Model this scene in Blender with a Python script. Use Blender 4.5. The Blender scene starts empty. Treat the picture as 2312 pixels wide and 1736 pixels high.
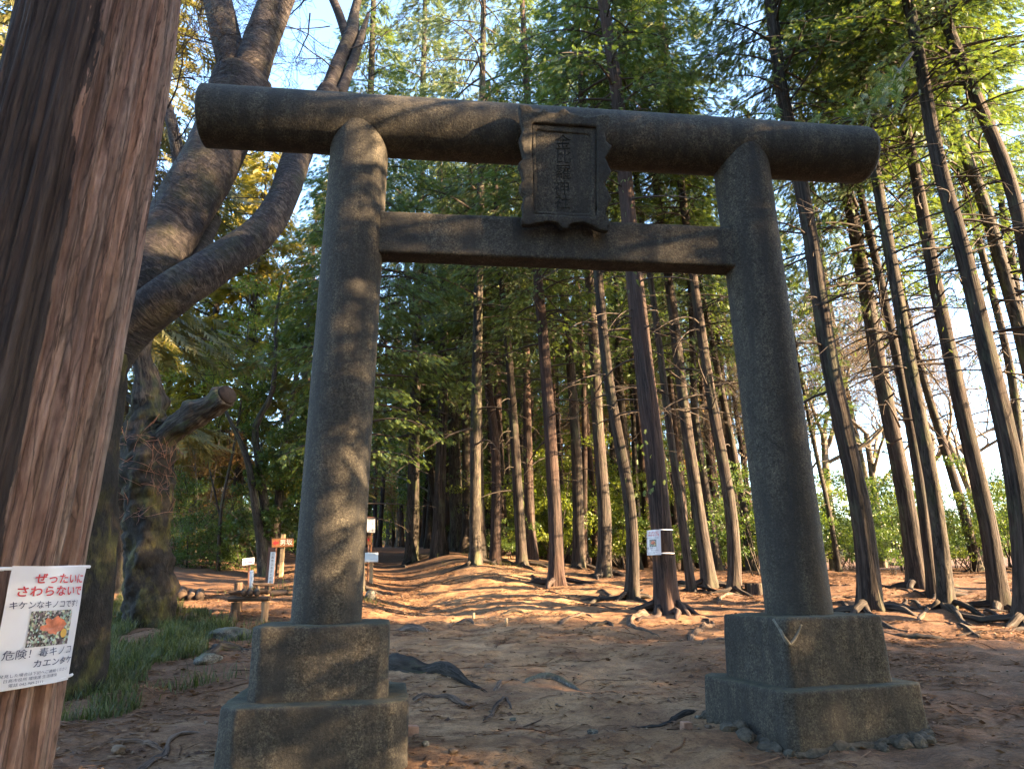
import bpy, bmesh, math, random
import numpy as np
from mathutils import Vector, Matrix

S = bpy.context.scene
COL = S.collection
R = math.radians
rng = np.random.default_rng(7)
random.seed(7)

# ------------------------------------------------------------------ camera
IW, IH, FPX = 2312.0, 1736.0, 1595.6
PITCH, ROLL, EYE = 0.2685, -0.0129, 1.6
_c, _s = math.cos(ROLL), math.sin(ROLL)
FWD = np.array([0, math.cos(PITCH), math.sin(PITCH)])
_r0 = np.array([1., 0, 0]); _u0 = np.array([0, -math.sin(PITCH), math.cos(PITCH)])
RGT = _c * _r0 + _s * _u0
UPV = -_s * _r0 + _c * _u0
CAM = np.array([0., 0., EYE])
cam = bpy.data.objects.new('camera', bpy.data.cameras.new('camera'))
COL.objects.link(cam)
cam.data.sensor_width = 36.0
cam.data.lens = FPX / IW * 36.0
cam.data.clip_start = 0.05
cam.data.clip_end = 3000
cam.matrix_world = Matrix(((RGT[0], UPV[0], -FWD[0], 0), (RGT[1], UPV[1], -FWD[1], 0), (RGT[2], UPV[2], -FWD[2], EYE), (0, 0, 0, 1)))
S.camera = cam

# ------------------------------------------------------------------ light
SUN_EL = R(19.0)
SUN_AZ = np.array([0.95, -0.31]); SUN_AZ /= np.linalg.norm(SUN_AZ)
TO_SUN = np.array([SUN_AZ[0] * math.cos(SUN_EL), SUN_AZ[1] * math.cos(SUN_EL), math.sin(SUN_EL)])
sun = bpy.data.objects.new('sun', bpy.data.lights.new('sun', 'SUN'))
COL.objects.link(sun)
sun.data.energy = 5.0
sun.data.angle = R(0.5)
sun.data.color = (1.0, 0.70, 0.40)
sun.rotation_euler = Vector(-TO_SUN).to_track_quat('-Z', 'Y').to_euler()
W = bpy.data.worlds.new('World'); S.world = W; W.use_nodes = True
wn = W.node_tree.nodes
sky = wn.new('ShaderNodeTexSky'); sky.sky_type = 'NISHITA'; sky.sun_disc = False
sky.sun_elevation = SUN_EL
sky.sun_rotation = math.atan2(TO_SUN[0], TO_SUN[1])
sky.air_density = 1.0; sky.dust_density = 0.8; sky.ozone_density = 2.2
wn['Background'].inputs['Strength'].default_value = 0.105
W.node_tree.links.new(sky.outputs[0], wn['Background'].inputs['Color'])
S.view_settings.view_transform = 'Standard'
S.view_settings.look = 'None'
S.view_settings.gamma = 1.0
S.view_settings.exposure = 3.6
S.cycles.use_denoising = True
S.cycles.max_bounces = 6
S.cycles.transparent_max_bounces = 4

# ------------------------------------------------------------------ noise
def _hash(ix, iy, iz, seed):
    n = (ix.astype(np.int64) * 374761393 + iy.astype(np.int64) * 668265263 + iz.astype(np.int64) * 2147483647 + seed * 974634777) & 0xFFFFFFFF
    n = ((n ^ (n >> 13)) * 1274126177) & 0xFFFFFFFF
    n = n ^ (n >> 16)
    return (n & 0xFFFF) / 32767.5 - 1.0
def vnoise(x, y, z=0.0, seed=0):
    x, y, z = np.broadcast_arrays(np.asarray(x, float), np.asarray(y, float), np.asarray(z, float))
    ix, iy, iz = np.floor(x), np.floor(y), np.floor(z)
    fx, fy, fz = x - ix, y - iy, z - iz
    fx, fy, fz = [t * t * (3 - 2 * t) for t in (fx, fy, fz)]
    ix, iy, iz = ix.astype(int), iy.astype(int), iz.astype(int)
    r = 0
    for dx in (0, 1):
        for dy in (0, 1):
            for dz in (0, 1):
                w = (fx if dx else 1 - fx) * (fy if dy else 1 - fy) * (fz if dz else 1 - fz)
                r = r + w * _hash(ix + dx, iy + dy, iz + dz, seed)
    return r
def fbm(x, y, z=0.0, seed=0, octv=4, gain=0.5):
    a, f, r = 1.0, 1.0, 0.0
    for i in range(octv):
        r = r + a * vnoise(np.asarray(x) * f, np.asarray(y) * f, np.asarray(z) * f, seed + i * 17)
        a *= gain; f *= 2.03
    return r
def sstep(a, b, x):
    t = np.clip((np.asarray(x, float) - a) / (b - a), 0, 1)
    return t * t * (3 - 2 * t)

# ------------------------------------------------------------------ terrain height and rays
def ground_base(x, y):
    x = np.asarray(x, float); y = np.asarray(y, float)
    yc = 19 + 13 * sstep(4, -4, x)
    g = 0.09 * np.minimum(y, yc) + 0.025 * np.maximum(0, np.minimum(y - yc, 60))
    g = np.where(y < -12, 0.09 * -12 + 0.03 * (y + 12), g)
    g = g + np.clip(y - 62, 0, 90) * (0.05 + 0.07 * sstep(25, -5, x))
    g = g + 0.05 * np.clip(-x - 7, 0, 60) * sstep(4, 16, y)
    return g
def path_x(y):
    return np.interp(y, [0, 5, 8, 12, 17, 25, 40], [0.4, 0.5, -0.2, -1.3, -2.6, -4.4, -7.5])
def ground(x, y):
    x = np.asarray(x, float); y = np.asarray(y, float)
    g = ground_base(x, y)
    pd = np.abs(x - path_x(y))
    g = g - 0.22 * np.exp(-(pd / 1.1) ** 2) * sstep(9, 15, y) * sstep(34, 26, y)
    g = g + 0.16 * np.exp(-((pd - 2.2) / 0.8) ** 2) * sstep(14, 19, y) * sstep(34, 26, y)
    near = sstep(30, 14, np.abs(y)) * sstep(30, 12, np.abs(x))
    ridge = fbm(x * 0.45 + 3, y * 1.7, 0, 5, 3)
    g = g + near * (0.05 * ridge + 0.035 * fbm(x * 1.6, y * 1.9, 0, 9, 3) + 0.012 * fbm(x * 7, y * 7, 0, 31, 2))
    g = g + 0.18 * fbm(x * 0.11, y * 0.11, 0, 44, 3) * sstep(16, 30, np.hypot(x, y))
    return g
def ray(px, py):
    d = FWD + (px - IW / 2) / FPX * RGT - (py - IH / 2) / FPX * UPV
    return d
def on_ground(px, py):
    d = ray(px, py)
    ts = np.linspace(1.0, 90, 3000)
    P = CAM[None] + ts[:, None] * d[None]
    h = P[:, 2] - ground_base(P[:, 0], P[:, 1])
    i = np.argmax(h < 0) if (h < 0).any() else len(ts) - 1
    p = P[i]
    return np.array([p[0], p[1], float(ground(p[0], p[1]))])
def at_y(px, py, Y):
    d = ray(px, py)
    return CAM + d * (Y / d[1])
def depth_of(p):
    return float(np.dot(np.asarray(p) - CAM, FWD))
def px_to_m(w, p):
    return w / FPX * depth_of(p)

# ------------------------------------------------------------------ object helpers
def obj_new(name, data, parent=None, loc=None):
    o = bpy.data.objects.new(name, data)
    COL.objects.link(o)
    if parent is not None: o.parent = parent
    if loc is not None: o.location = loc
    return o
def tag(o, label=None, cat=None, group=None, kind=None):
    if label: o['label'] = label
    if cat: o['category'] = cat
    if group: o['group'] = group
    if kind: o['kind'] = kind
    return o
def empty(name, loc, label=None, cat=None, group=None, rz=0):
    o = bpy.data.objects.new(name, None)
    o.empty_display_size = 0.2
    COL.objects.link(o)
    o.location = loc; o.rotation_euler = (0, 0, rz)
    return tag(o, label, cat, group)
class MB:
    """collects triangles with a material slot and a bark vector per vertex"""
    def __init__(s): s.v = []; s.f = []; s.m = []; s.b = []; s.n = 0
    def add(s, v, f, mi=0, bark=None):
        v = np.asarray(v, float).reshape(-1, 3); f = np.asarray(f, int).reshape(-1, 3)
        s.v.append(v); s.f.append(f + s.n); s.m.append(np.full(len(f), mi, int))
        s.b.append(v if bark is None else np.asarray(bark, float)); s.n += len(v)
    def mesh(s, name, mats, smooth=True):
        me = bpy.data.meshes.new(name)
        v = np.concatenate(s.v); f = np.concatenate(s.f); m = np.concatenate(s.m); b = np.concatenate(s.b)
        me.from_pydata(v, [], f)
        for mt in mats: me.materials.append(mt)
        me.polygons.foreach_set('material_index', m)
        if smooth is True: me.polygons.foreach_set('use_smooth', np.ones(len(f), bool))
        elif smooth is not False: me.polygons.foreach_set('use_smooth', np.isin(m, smooth))
        at = me.attributes.new('bark', 'FLOAT_VECTOR', 'POINT')
        at.data.foreach_set('vector', b.astype(np.float32).ravel())
        me.update()
        return me
    def obj(s, name, mats, parent=None, smooth=True):
        return obj_new(name, s.mesh(name, mats, smooth), parent)
def quads_to_tris(q):
    q = np.asarray(q, int).reshape(-1, 4)
    return np.concatenate([q[:, [0, 1, 2]], q[:, [0, 2, 3]]])
def frames(P):
    P = np.asarray(P, float)
    T = np.gradient(P, axis=0); T /= np.linalg.norm(T, axis=1)[:, None] + 1e-12
    ref = np.array([1., 0, 0]) if abs(T[0][0]) < 0.9 else np.array([0, 1., 0])
    N = np.zeros_like(P); Bn = np.zeros_like(P)
    n = ref - T[0] * np.dot(ref, T[0]); n /= np.linalg.norm(n)
    for i in range(len(P)):
        n = n - T[i] * np.dot(n, T[i]); n /= np.linalg.norm(n) + 1e-12
        N[i] = n; Bn[i] = np.cross(T[i], n)
    return T, N, Bn
def tube(mb, P, rad, sides=8, mi=0, cap=True, lobes=None, rough=0.0, seed=0):
    P = np.asarray(P, float); n = len(P)
    rad = np.broadcast_to(np.asarray(rad, float), (n,))
    T, N, Bn = frames(P)
    a = np.linspace(0, 2 * np.pi, sides, endpoint=False)
    L = np.concatenate([[0], np.cumsum(np.linalg.norm(np.diff(P, axis=0), axis=1))])
    rr = np.repeat(rad[:, None], sides, 1)
    if lobes is not None: rr = rr * lobes(a[None, :], L[:, None])
    if rough: rr = rr * (1 + rough * fbm(np.cos(a)[None] * 2 + seed, np.sin(a)[None] * 2, L[:, None] * 2.2, seed, 3))
    V = P[:, None] + N[:, None] * (np.cos(a)[None, :, None] * rr[..., None]) + Bn[:, None] * (np.sin(a)[None, :, None] * rr[..., None])
    R0 = max(rad.mean(), 0.02)
    bark = np.stack([np.repeat(np.cos(a)[None] * R0, n, 0), np.repeat(np.sin(a)[None] * R0, n, 0), np.repeat(L[:, None], sides, 1)], -1)
    idx = np.arange(n * sides).reshape(n, sides); nx = np.roll(idx, -1, 1)
    q = np.stack([idx[:-1], nx[:-1], nx[1:], idx[1:]], -1)
    tr = quads_to_tris(q)
    V = V.reshape(-1, 3); bark = bark.reshape(-1, 3)
    if cap:
        V = np.concatenate([V, P[[0]], P[[-1]]]); bark = np.concatenate([bark, [[0, 0, 0]], [[0, 0, L[-1]]]])
        k = n * sides
        c0 = np.stack([nx[0], idx[0], np.full(sides, k)], -1); c1 = np.stack([idx[-1], nx[-1], np.full(sides, k + 1)], -1)
        tr = np.concatenate([tr, c0, c1])
    mb.add(V, tr, mi, bark)
def smooth_path(pts, n):
    pts = np.asarray(pts, float)
    if len(pts) == 2: return pts[0] + (pts[1] - pts[0]) * np.linspace(0, 1, n)[:, None]
    L = np.concatenate([[0], np.cumsum(np.linalg.norm(np.diff(pts, axis=0), axis=1))])
    m = np.gradient(pts, L, axis=0)
    t = np.linspace(0, L[-1], n)
    i = np.clip(np.searchsorted(L, t, side='right') - 1, 0, len(L) - 2)
    h = (L[i + 1] - L[i])[:, None]; u = ((t - L[i]) / (L[i + 1] - L[i]))[:, None]
    return (2 * u**3 - 3 * u**2 + 1) * pts[i] + (u**3 - 2 * u**2 + u) * h * m[i] + (-2 * u**3 + 3 * u**2) * pts[i + 1] + (u**3 - u**2) * h * m[i + 1]
def box_mb(mb, lo, hi, mi=0, M=None):
    x0, y0, z0 = lo; x1, y1, z1 = hi
    v = np.array([[x0, y0, z0], [x1, y0, z0], [x1, y1, z0], [x0, y1, z0], [x0, y0, z1], [x1, y0, z1], [x1, y1, z1], [x0, y1, z1]], float)
    if M is not None: v = v @ M[:3, :3].T + M[:3, 3]
    mb.add(v, quads_to_tris([[0, 3, 2, 1], [4, 5, 6, 7], [0, 1, 5, 4], [1, 2, 6, 5], [2, 3, 7, 6], [3, 0, 4, 7]]), mi)
def add_bevel(o, w, seg=2):
    m = o.modifiers.new('bevel', 'BEVEL'); m.width = w; m.segments = seg; m.limit_method = 'ANGLE'; m.angle_limit = R(35)
def text_tris(body, size, align='CENTER', bold=0.0, extrude=0.0):
    c = bpy.data.curves.new('t', 'FONT'); c.body = body; c.size = size; c.align_x = align; c.align_y = 'CENTER'
    c.offset = bold; c.extrude = extrude; c.resolution_u = 3
    o = bpy.data.objects.new('t', c); COL.objects.link(o)
    dg = bpy.context.evaluated_depsgraph_get()
    me = bpy.data.meshes.new_from_object(o.evaluated_get(dg))
    me.calc_loop_triangles()
    v = np.zeros(len(me.vertices) * 3); me.vertices.foreach_get('co', v)
    f = np.zeros(len(me.loop_triangles) * 3, int); me.loop_triangles.foreach_get('vertices', f)
    bpy.data.objects.remove(o); bpy.data.curves.remove(c); bpy.data.meshes.remove(me)
    return v.reshape(-1, 3), f.reshape(-1, 3)

# ------------------------------------------------------------------ materials
def lin(r, g, b):
    return tuple(((c / 255) / 12.92 if c / 255 < 0.04045 else ((c / 255 + 0.055) / 1.055) ** 2.4) for c in (r, g, b)) + (1,)
class Mat:
    def __init__(s, name):
        s.m = bpy.data.materials.new(name); s.m.use_nodes = True
        s.nt = s.m.node_tree; s.n = s.nt.nodes; s.b = s.n['Principled BSDF']
        s.b.inputs['Roughness'].default_value = 0.85
        s.b.inputs['Specular IOR Level'].default_value = 0.25
    def new(s, t, **k):
        n = s.n.new(t)
        for a, v in k.items(): setattr(n, a, v)
        return n
    def link(s, a, b): s.nt.links.new(a, b)
    def coord(s, kind='Object', scale=(1, 1, 1)):
        if kind == 'bark':
            a = s.new('ShaderNodeAttribute', attribute_name='bark'); o = a.outputs['Vector']
        elif kind == 'pos':
            o = s.new('ShaderNodeNewGeometry').outputs['Position']
        else:
            o = s.new('ShaderNodeTexCoord').outputs[kind]
        m = s.new('ShaderNodeMapping'); m.inputs['Scale'].default_value = scale
        s.link(o, m.inputs['Vector'])
        return m.outputs[0]
    def noise(s, co, scale, detail=6, rough=0.6, dist=0.0):
        n = s.new('ShaderNodeTexNoise'); n.inputs['Scale'].default_value = scale; n.inputs['Detail'].default_value = detail
        n.inputs['Roughness'].default_value = rough; n.inputs['Distortion'].default_value = dist
        s.link(co, n.inputs['Vector'])
        return n.outputs['Fac']
    def vor(s, co, scale, feature='F1', out='Distance'):
        n = s.new('ShaderNodeTexVoronoi', feature=feature); n.inputs['Scale'].default_value = scale
        s.link(co, n.inputs['Vector'])
        return n.outputs[out]
    def ramp(s, fac, stops):
        r = s.new('ShaderNodeValToRGB'); e = r.color_ramp.elements
        while len(e) < len(stops): e.new(0.5)
        for i, (p, c) in enumerate(stops):
            e[i].position = p; e[i].color = c if len(c) == 4 else tuple(c) + (1,)
        s.link(fac, r.inputs['Fac'])
        return r.outputs['Color']
    def mix(s, fac, a, b, mode='MIX'):
        n = s.new('ShaderNodeMix', data_type='RGBA', blend_type=mode)
        for sock, v in ((n.inputs[0], fac), (n.inputs[6], a), (n.inputs[7], b)):
            if hasattr(v, 'links'): s.link(v, sock)
            elif isinstance(v, (int, float)): sock.default_value = v
            else: sock.default_value = tuple(v) + (1,) if len(v) == 3 else v
        return n.outputs[2]
    def math(s, op, a, b=0.0):
        n = s.new('ShaderNodeMath', operation=op)
        for sock, v in ((n.inputs[0], a), (n.inputs[1], b)):
            if hasattr(v, 'links'): s.link(v, sock)
            else: sock.default_value = v
        return n.outputs[0]
    def bump(s, h, strength=0.5, dist=0.02):
        b = s.new('ShaderNodeBump'); b.inputs['Strength'].default_value = strength; b.inputs['Distance'].default_value = dist
        s.link(h, b.inputs['Height'])
        prev = s.b.inputs['Normal']
        if prev.links: s.link(prev.links[0].from_socket, b.inputs['Normal'])
        s.link(b.outputs[0], prev)
    def color(s, c): s.link(c, s.b.inputs['Base Color']) if hasattr(c, 'links') else setattr(s.b.inputs['Base Color'], 'default_value', tuple(c) + (1,) if len(c) == 3 else c)

def upness(M):
    g = M.new('ShaderNodeNewGeometry'); sp = M.new('ShaderNodeSeparateXYZ'); M.link(g.outputs['Normal'], sp.inputs[0])
    return sp.outputs['Z']

def stone_mat(name, a=(0.036, 0.033, 0.028), b=(0.092, 0.082, 0.065), moss=0.5):
    M = Mat(name); co = M.coord('pos')
    big = M.noise(co, 2.2, 7, 0.68); fine = M.noise(co, 95, 3, 0.7); mid = M.noise(co, 14, 5, 0.7)
    c = M.ramp(big, [(0.2, a), (0.5, tuple((x + y) / 2 for x, y in zip(a, b))), (0.85, b)])
    c = M.mix(M.ramp(mid, [(0.34, (0.6, 0.6, 0.6)), (0.54, (0, 0, 0))]), c, tuple(x * 0.6 for x in a))
    sp = M.vor(co, 150, out='Color'); bw = M.new('ShaderNodeRGBToBW'); M.link(sp, bw.inputs[0])
    c = M.mix(0.75, c, M.ramp(bw.outputs[0], [(0.1, (0.25, 0.25, 0.26)), (0.5, (0.5, 0.5, 0.5)), (0.9, (0.88, 0.86, 0.8))]), 'OVERLAY')
    c = M.mix(0.6, c, M.ramp(M.noise(co, 62, 2, 0.5), [(0.35, (0.22, 0.22, 0.22)), (0.5, (0.5, 0.5, 0.5)), (0.66, (0.85, 0.84, 0.8))]), 'OVERLAY')
    lich = M.ramp(M.noise(co, 9, 9, 0.8, 0.8), [(0.60, (0, 0, 0)), (0.66, (1, 1, 1))])
    c = M.mix(M.math('MULTIPLY', lich, 0.5), c, (0.145, 0.14, 0.115))
    st = M.noise(M.coord('pos', (5, 5, 0.5)), 1.5, 6, 0.65)
    c = M.mix(M.ramp(st, [(0.40, (0.8, 0.8, 0.8)), (0.60, (0, 0, 0))]), c, (0.032, 0.031, 0.029))
    mo = M.math('MULTIPLY', M.ramp(upness(M), [(0.45, (0, 0, 0)), (0.9, (1, 1, 1))]), M.ramp(mid, [(0.3, (0, 0, 0)), (0.6, (1, 1, 1))]))
    c = M.mix(M.math('MULTIPLY', mo, moss), c, (0.085, 0.080, 0.038))
    M.color(c)
    M.bump(fine, 0.55, 0.006); M.bump(M.noise(co, 38, 4, 0.65), 0.5, 0.012); M.bump(big, 0.25, 0.03)
    M.b.inputs['Roughness'].default_value = 0.9
    return M.m
def bark_mat(name, dark, mid, light, fs=26, ls=1.4, moss=None, bumpd=0.03, red=None, red_amt=0.5):
    M = Mat(name)
    co = M.coord('bark', (1, 1, ls / fs))
    co1 = M.coord('bark', (1, 1, 0.22)); inf = M.new('ShaderNodeObjectInfo')
    f1 = M.noise(co, fs, 6, 0.62, 0.7); f2 = M.noise(co, fs * 3.1, 4, 0.6)
    pat = M.noise(co1, 3.2, 5, 0.6)
    c = M.ramp(f1, [(0.30, dark), (0.46, mid), (0.70, light)])
    c = M.mix(0.5, c, M.ramp(f2, [(0.3, (0.25, 0.25, 0.25)), (0.7, (0.75, 0.75, 0.75))]), 'OVERLAY')
    crk = M.ramp(M.math('ABSOLUTE', M.math('SUBTRACT', M.noise(co, fs * 0.8, 5, 0.6, 0.4), 0.5)), [(0.0, (1, 1, 1)), (0.03, (0, 0, 0))])
    c = M.mix(M.math('MULTIPLY', crk, 0.9), c, tuple(x * 0.5 for x in dark))
    if red is not None:
        c = M.mix(M.math('MULTIPLY', M.ramp(pat, [(0.42, (0, 0, 0)), (0.6, (1, 1, 1))]), red_amt), c, M.mix(f1, tuple(x * 0.35 for x in red), red))
    if moss is not None:
        mo = M.ramp(M.noise(co1, 5.5, 6, 0.7), [(0.52, (0, 0, 0)), (0.66, (1, 1, 1))])
        c = M.mix(M.math('MULTIPLY', mo, 0.65), c, moss)
    rv = M.math('ADD', M.math('MULTIPLY', inf.outputs['Random'], 0.55), 0.7)
    hs = M.new('ShaderNodeHueSaturation'); M.link(c, hs.inputs['Color']); M.link(rv, hs.inputs['Value'])
    M.color(hs.outputs[0])
    M.bump(f1, 0.9, bumpd); M.bump(f2, 0.5, bumpd * 0.3)
    M.b.inputs['Roughness'].default_value = 0.92
    return M.m
def leaf_mat(name, cols, trans=0.35, rough=0.5, tint=(1.3, 1.25, 0.5), clump=1.4):
    M = Mat(name)
    g = M.new('ShaderNodeNewGeometry'); co = M.coord('pos')
    n = M.noise(co, clump, 3, 0.6)
    k = M.math('ADD', M.math('MULTIPLY', g.outputs['Random Per Island'], 0.55), M.math('MULTIPLY', n, 0.55))
    st = [(0.12 + 0.76 * i / (len(cols) - 1), c) for i, c in enumerate(cols)]
    c = M.ramp(k, st)
    M.color(c)
    M.b.inputs['Roughness'].default_value = rough
    M.b.inputs['Specular IOR Level'].default_value = 0.35
    t = M.new('ShaderNodeBsdfTranslucent'); M.link(M.mix(1.0, c, tint, 'MULTIPLY'), t.inputs['Color'])
    mx = M.new('ShaderNodeMixShader'); mx.inputs[0].default_value = trans
    M.link(M.b.outputs[0], mx.inputs[1]); M.link(t.outputs[0], mx.inputs[2])
    M.link(mx.outputs[0], M.n['Material Output'].inputs['Surface'])
    return M.m
def plain_mat(name, col, rough=0.7, var=0.25, scale=8, bump=0.2, spec=0.25, kind='Object', stretch=(1, 1, 1)):
    M = Mat(name); co = M.coord(kind, stretch)
    n = M.noise(co, scale, 6, 0.65); d = tuple(x * (1 - var) for x in col); e = tuple(min(1, x * (1 + var)) for x in col)
    M.color(M.ramp(n, [(0.3, d), (0.7, e)]))
    M.b.inputs['Roughness'].default_value = rough; M.b.inputs['Specular IOR Level'].default_value = spec
    if bump: M.bump(M.noise(co, scale * 3, 4, 0.6), bump, 0.01)
    return M.m

STONE = stone_mat('weathered_granite')
STONE_DIRT_SHADE = plain_mat('dirt_and_shade_in_carving', (0.03, 0.03, 0.028), 0.95, kind='pos')  # dirt tone, dark enough to deepen the faint shading of the carving
PATCH = plain_mat('pale_patch_mortar', (0.14, 0.13, 0.105), 0.95, 0.4, 30, 0.9, kind='pos')
MORTAR = plain_mat('crumbly_mortar', (0.075, 0.064, 0.048), 0.95, 0.5, 30, 0.9, kind='pos')
B_HINOKI = bark_mat('cypress_bark', (0.009, 0.008, 0.008), (0.029, 0.024, 0.021), (0.088, 0.071, 0.059), 24, 1.1, moss=(0.075, 0.082, 0.05), red=(0.075, 0.044, 0.032), red_amt=0.3)
B_RED = bark_mat('red_cypress_bark', (0.010, 0.008, 0.008), (0.030, 0.022, 0.019), (0.082, 0.057, 0.047), 24, 1.1, red=(0.082, 0.043, 0.032), red_amt=0.5)
B_DARK = bark_mat('dark_bark', (0.012, 0.010, 0.009), (0.035, 0.029, 0.024), (0.09, 0.075, 0.06), 16, 2.5, moss=(0.07, 0.085, 0.03))
B_PALE = bark_mat('pale_bark', (0.09, 0.075, 0.06), (0.19, 0.155, 0.12), (0.30, 0.25, 0.19), 14, 3.0)
B_TWIG = plain_mat('dead_twig', (0.045, 0.036, 0.030), 0.9, 0.4, 12)
L_HINOKI = leaf_mat('cypress_foliage', [(0.030, 0.060, 0.026), (0.058, 0.104, 0.040), (0.10, 0.145, 0.044), (0.15, 0.18, 0.045)], 0.46)
L_SILVER = leaf_mat('cypress_foliage_greyish', [(0.035, 0.062, 0.040), (0.068, 0.105, 0.062), (0.11, 0.145, 0.07), (0.14, 0.16, 0.055)], 0.42)
L_GOLD = leaf_mat('cedar_foliage_golden', [(0.08, 0.085, 0.018), (0.17, 0.15, 0.025), (0.26, 0.21, 0.03)], 0.45)
L_RUST = leaf_mat('cedar_foliage_rusty', [(0.05, 0.06, 0.026), (0.10, 0.10, 0.038), (0.17, 0.145, 0.05)], 0.35)
L_BROAD = leaf_mat('broadleaf_dark', [(0.018, 0.042, 0.014), (0.04, 0.08, 0.022), (0.07, 0.115, 0.028), (0.12, 0.165, 0.034)], 0.4, 0.38)
L_BRIGHT = leaf_mat('broadleaf_bright', [(0.045, 0.08, 0.016), (0.11, 0.155, 0.028), (0.21, 0.24, 0.04)], 0.5, 0.42)
L_DRY = leaf_mat('dry_leaves', [(0.09, 0.05, 0.02), (0.20, 0.12, 0.045), (0.30, 0.20, 0.08)], 0.35, 0.7, tint=(1.2, 1.0, 0.6))
L_GRASS = leaf_mat('grass_blade', [(0.025, 0.042, 0.016), (0.06, 0.082, 0.030), (0.14, 0.14, 0.06)], 0.4, 0.5)
# ================================================================== GROUND
def axis(lo, hi, d, far, g=1.16):
    a = list(np.arange(lo, hi + 1e-6, d))
    s = d
    while a[-1] < far: s *= g; a.append(a[-1] + s)
    s = d
    while a[0] > -far: s *= g; a.insert(0, a[0] - s)
    return np.array(a)
gx = axis(-7, 9, 0.06, 900); gy = axis(1.2, 17, 0.055, 900)
GX, GY = np.meshgrid(gx, gy, indexing='ij')
GZ = ground(GX, GY)
GZ = GZ + sstep(16, 6, GY) * sstep(9, 5, np.abs(GX)) * 0.006 * fbm(GX * 17, GY * 17, 0, 77, 2)
mb = MB()
ix = np.arange(GX.size).reshape(GX.shape)
mb.add(np.stack([GX, GY, GZ], -1), quads_to_tris(np.stack([ix[:-1, :-1], ix[1:, :-1], ix[1:, 1:], ix[:-1, 1:]], -1)))
M = Mat('forest_soil'); co = M.coord('pos')
soil = M.ramp(M.noise(co, 1.1, 8, 0.66), [(0.3, (0.205, 0.108, 0.052)), (0.5, (0.31, 0.180, 0.090)), (0.72, (0.40, 0.255, 0.140))])
duff = M.ramp(M.noise(M.coord('pos', (1, 2.4, 1)), 19, 8, 0.75), [(0.3, (0.04, 0.021, 0.012)), (0.5, (0.115, 0.058, 0.031)), (0.72, (0.23, 0.128, 0.072))])
sep = M.new('ShaderNodeSeparateXYZ'); M.link(M.new('ShaderNodeNewGeometry').outputs['Position'], sep.inputs[0])
side = M.ramp(M.math('ADD', M.math('MULTIPLY', sep.outputs['X'], 0.11), M.math('MULTIPLY', M.noise(co, 0.9, 6, 0.65), 0.9)), [(0.50, (0, 0, 0)), (0.78, (1, 1, 1))])
lft = M.ramp(M.math('ADD', M.math('MULTIPLY', sep.outputs['X'], -0.16), M.math('MULTIPLY', M.noise(co, 1.3, 6, 0.65), 0.7)), [(0.55, (0, 0, 0)), (0.8, (1, 1, 1))])
pat = M.ramp(M.noise(M.coord('pos', (1, 2.2, 1)), 2.4, 9, 0.78), [(0.44, (0, 0, 0)), (0.60, (1, 1, 1))])
c = M.mix(M.math('MULTIPLY', pat, 0.85), soil, duff)
c = M.mix(M.math('MULTIPLY', side, 0.85), c, duff)
c = M.mix(M.math('MULTIPLY', lft, 0.85), c, duff)
speck = M.ramp(M.noise(M.coord('pos', (1, 2.6, 1)), 60, 3, 0.7), [(0.38, (1, 1, 1)), (0.46, (0, 0, 0))])
c = M.mix(M.math('MULTIPLY', speck, 0.75), c, (0.045, 0.027, 0.019))
M.color(c)
M.bump(M.noise(co, 75, 4, 0.7), 0.6, 0.01); M.bump(M.noise(co, 16, 5, 0.65), 0.5, 0.03)
M.b.inputs['Roughness'].default_value = 0.95
SOIL = M.m
g = mb.obj('ground', [SOIL]); tag(g, 'bare reddish forest floor rising away from the camera', kind='structure')

# ================================================================== TORII
TX, TY, TH = -1.3463, 5.3, 0.1205
Uv = np.array([math.cos(TH), math.sin(TH), 0]); Nv = np.array([-math.sin(TH), math.cos(TH), 0])
def tw(a, b, z): return np.array([TX, TY, 0]) + Uv * a + Nv * b + np.array([0, 0, z])
SPAN, Z0, Z1, Z2, ZK, RK = 3.5613, 0.46, 0.856, 1.320, 5.405, 0.260
torii = empty('torii_gate', (TX, TY, 0), 'tall weathered grey stone shrine gate standing on two stepped plinths', 'torii gate', rz=TH)
def remeshed(o, voxel, amp, seed, edge=0.0, scale=9.0):
    m = o.modifiers.new('r', 'REMESH'); m.mode = 'VOXEL'; m.voxel_size = voxel
    dg = bpy.context.evaluated_depsgraph_get()
    me = bpy.data.meshes.new_from_object(o.evaluated_get(dg))
    o.modifiers.clear()
    old = o.data; mats = list(old.materials); o.data = me; bpy.data.meshes.remove(old)
    me.materials.clear()
    for q in mats: me.materials.append(q)
    n = len(me.vertices); v = np.zeros(n * 3); me.vertices.foreach_get('co', v); v = v.reshape(-1, 3)
    nn = np.zeros(n * 3); me.vertex_normals.foreach_get('vector', nn); nn = nn.reshape(-1, 3)
    d = amp * fbm(v[:, 0] * scale, v[:, 1] * scale, v[:, 2] * scale, seed, 4)
    v = v + nn * d[:, None]
    me.vertices.foreach_set('co', v.ravel())
    me.polygons.foreach_set('use_smooth', np.ones(len(me.polygons), bool))
    me.update()
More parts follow.
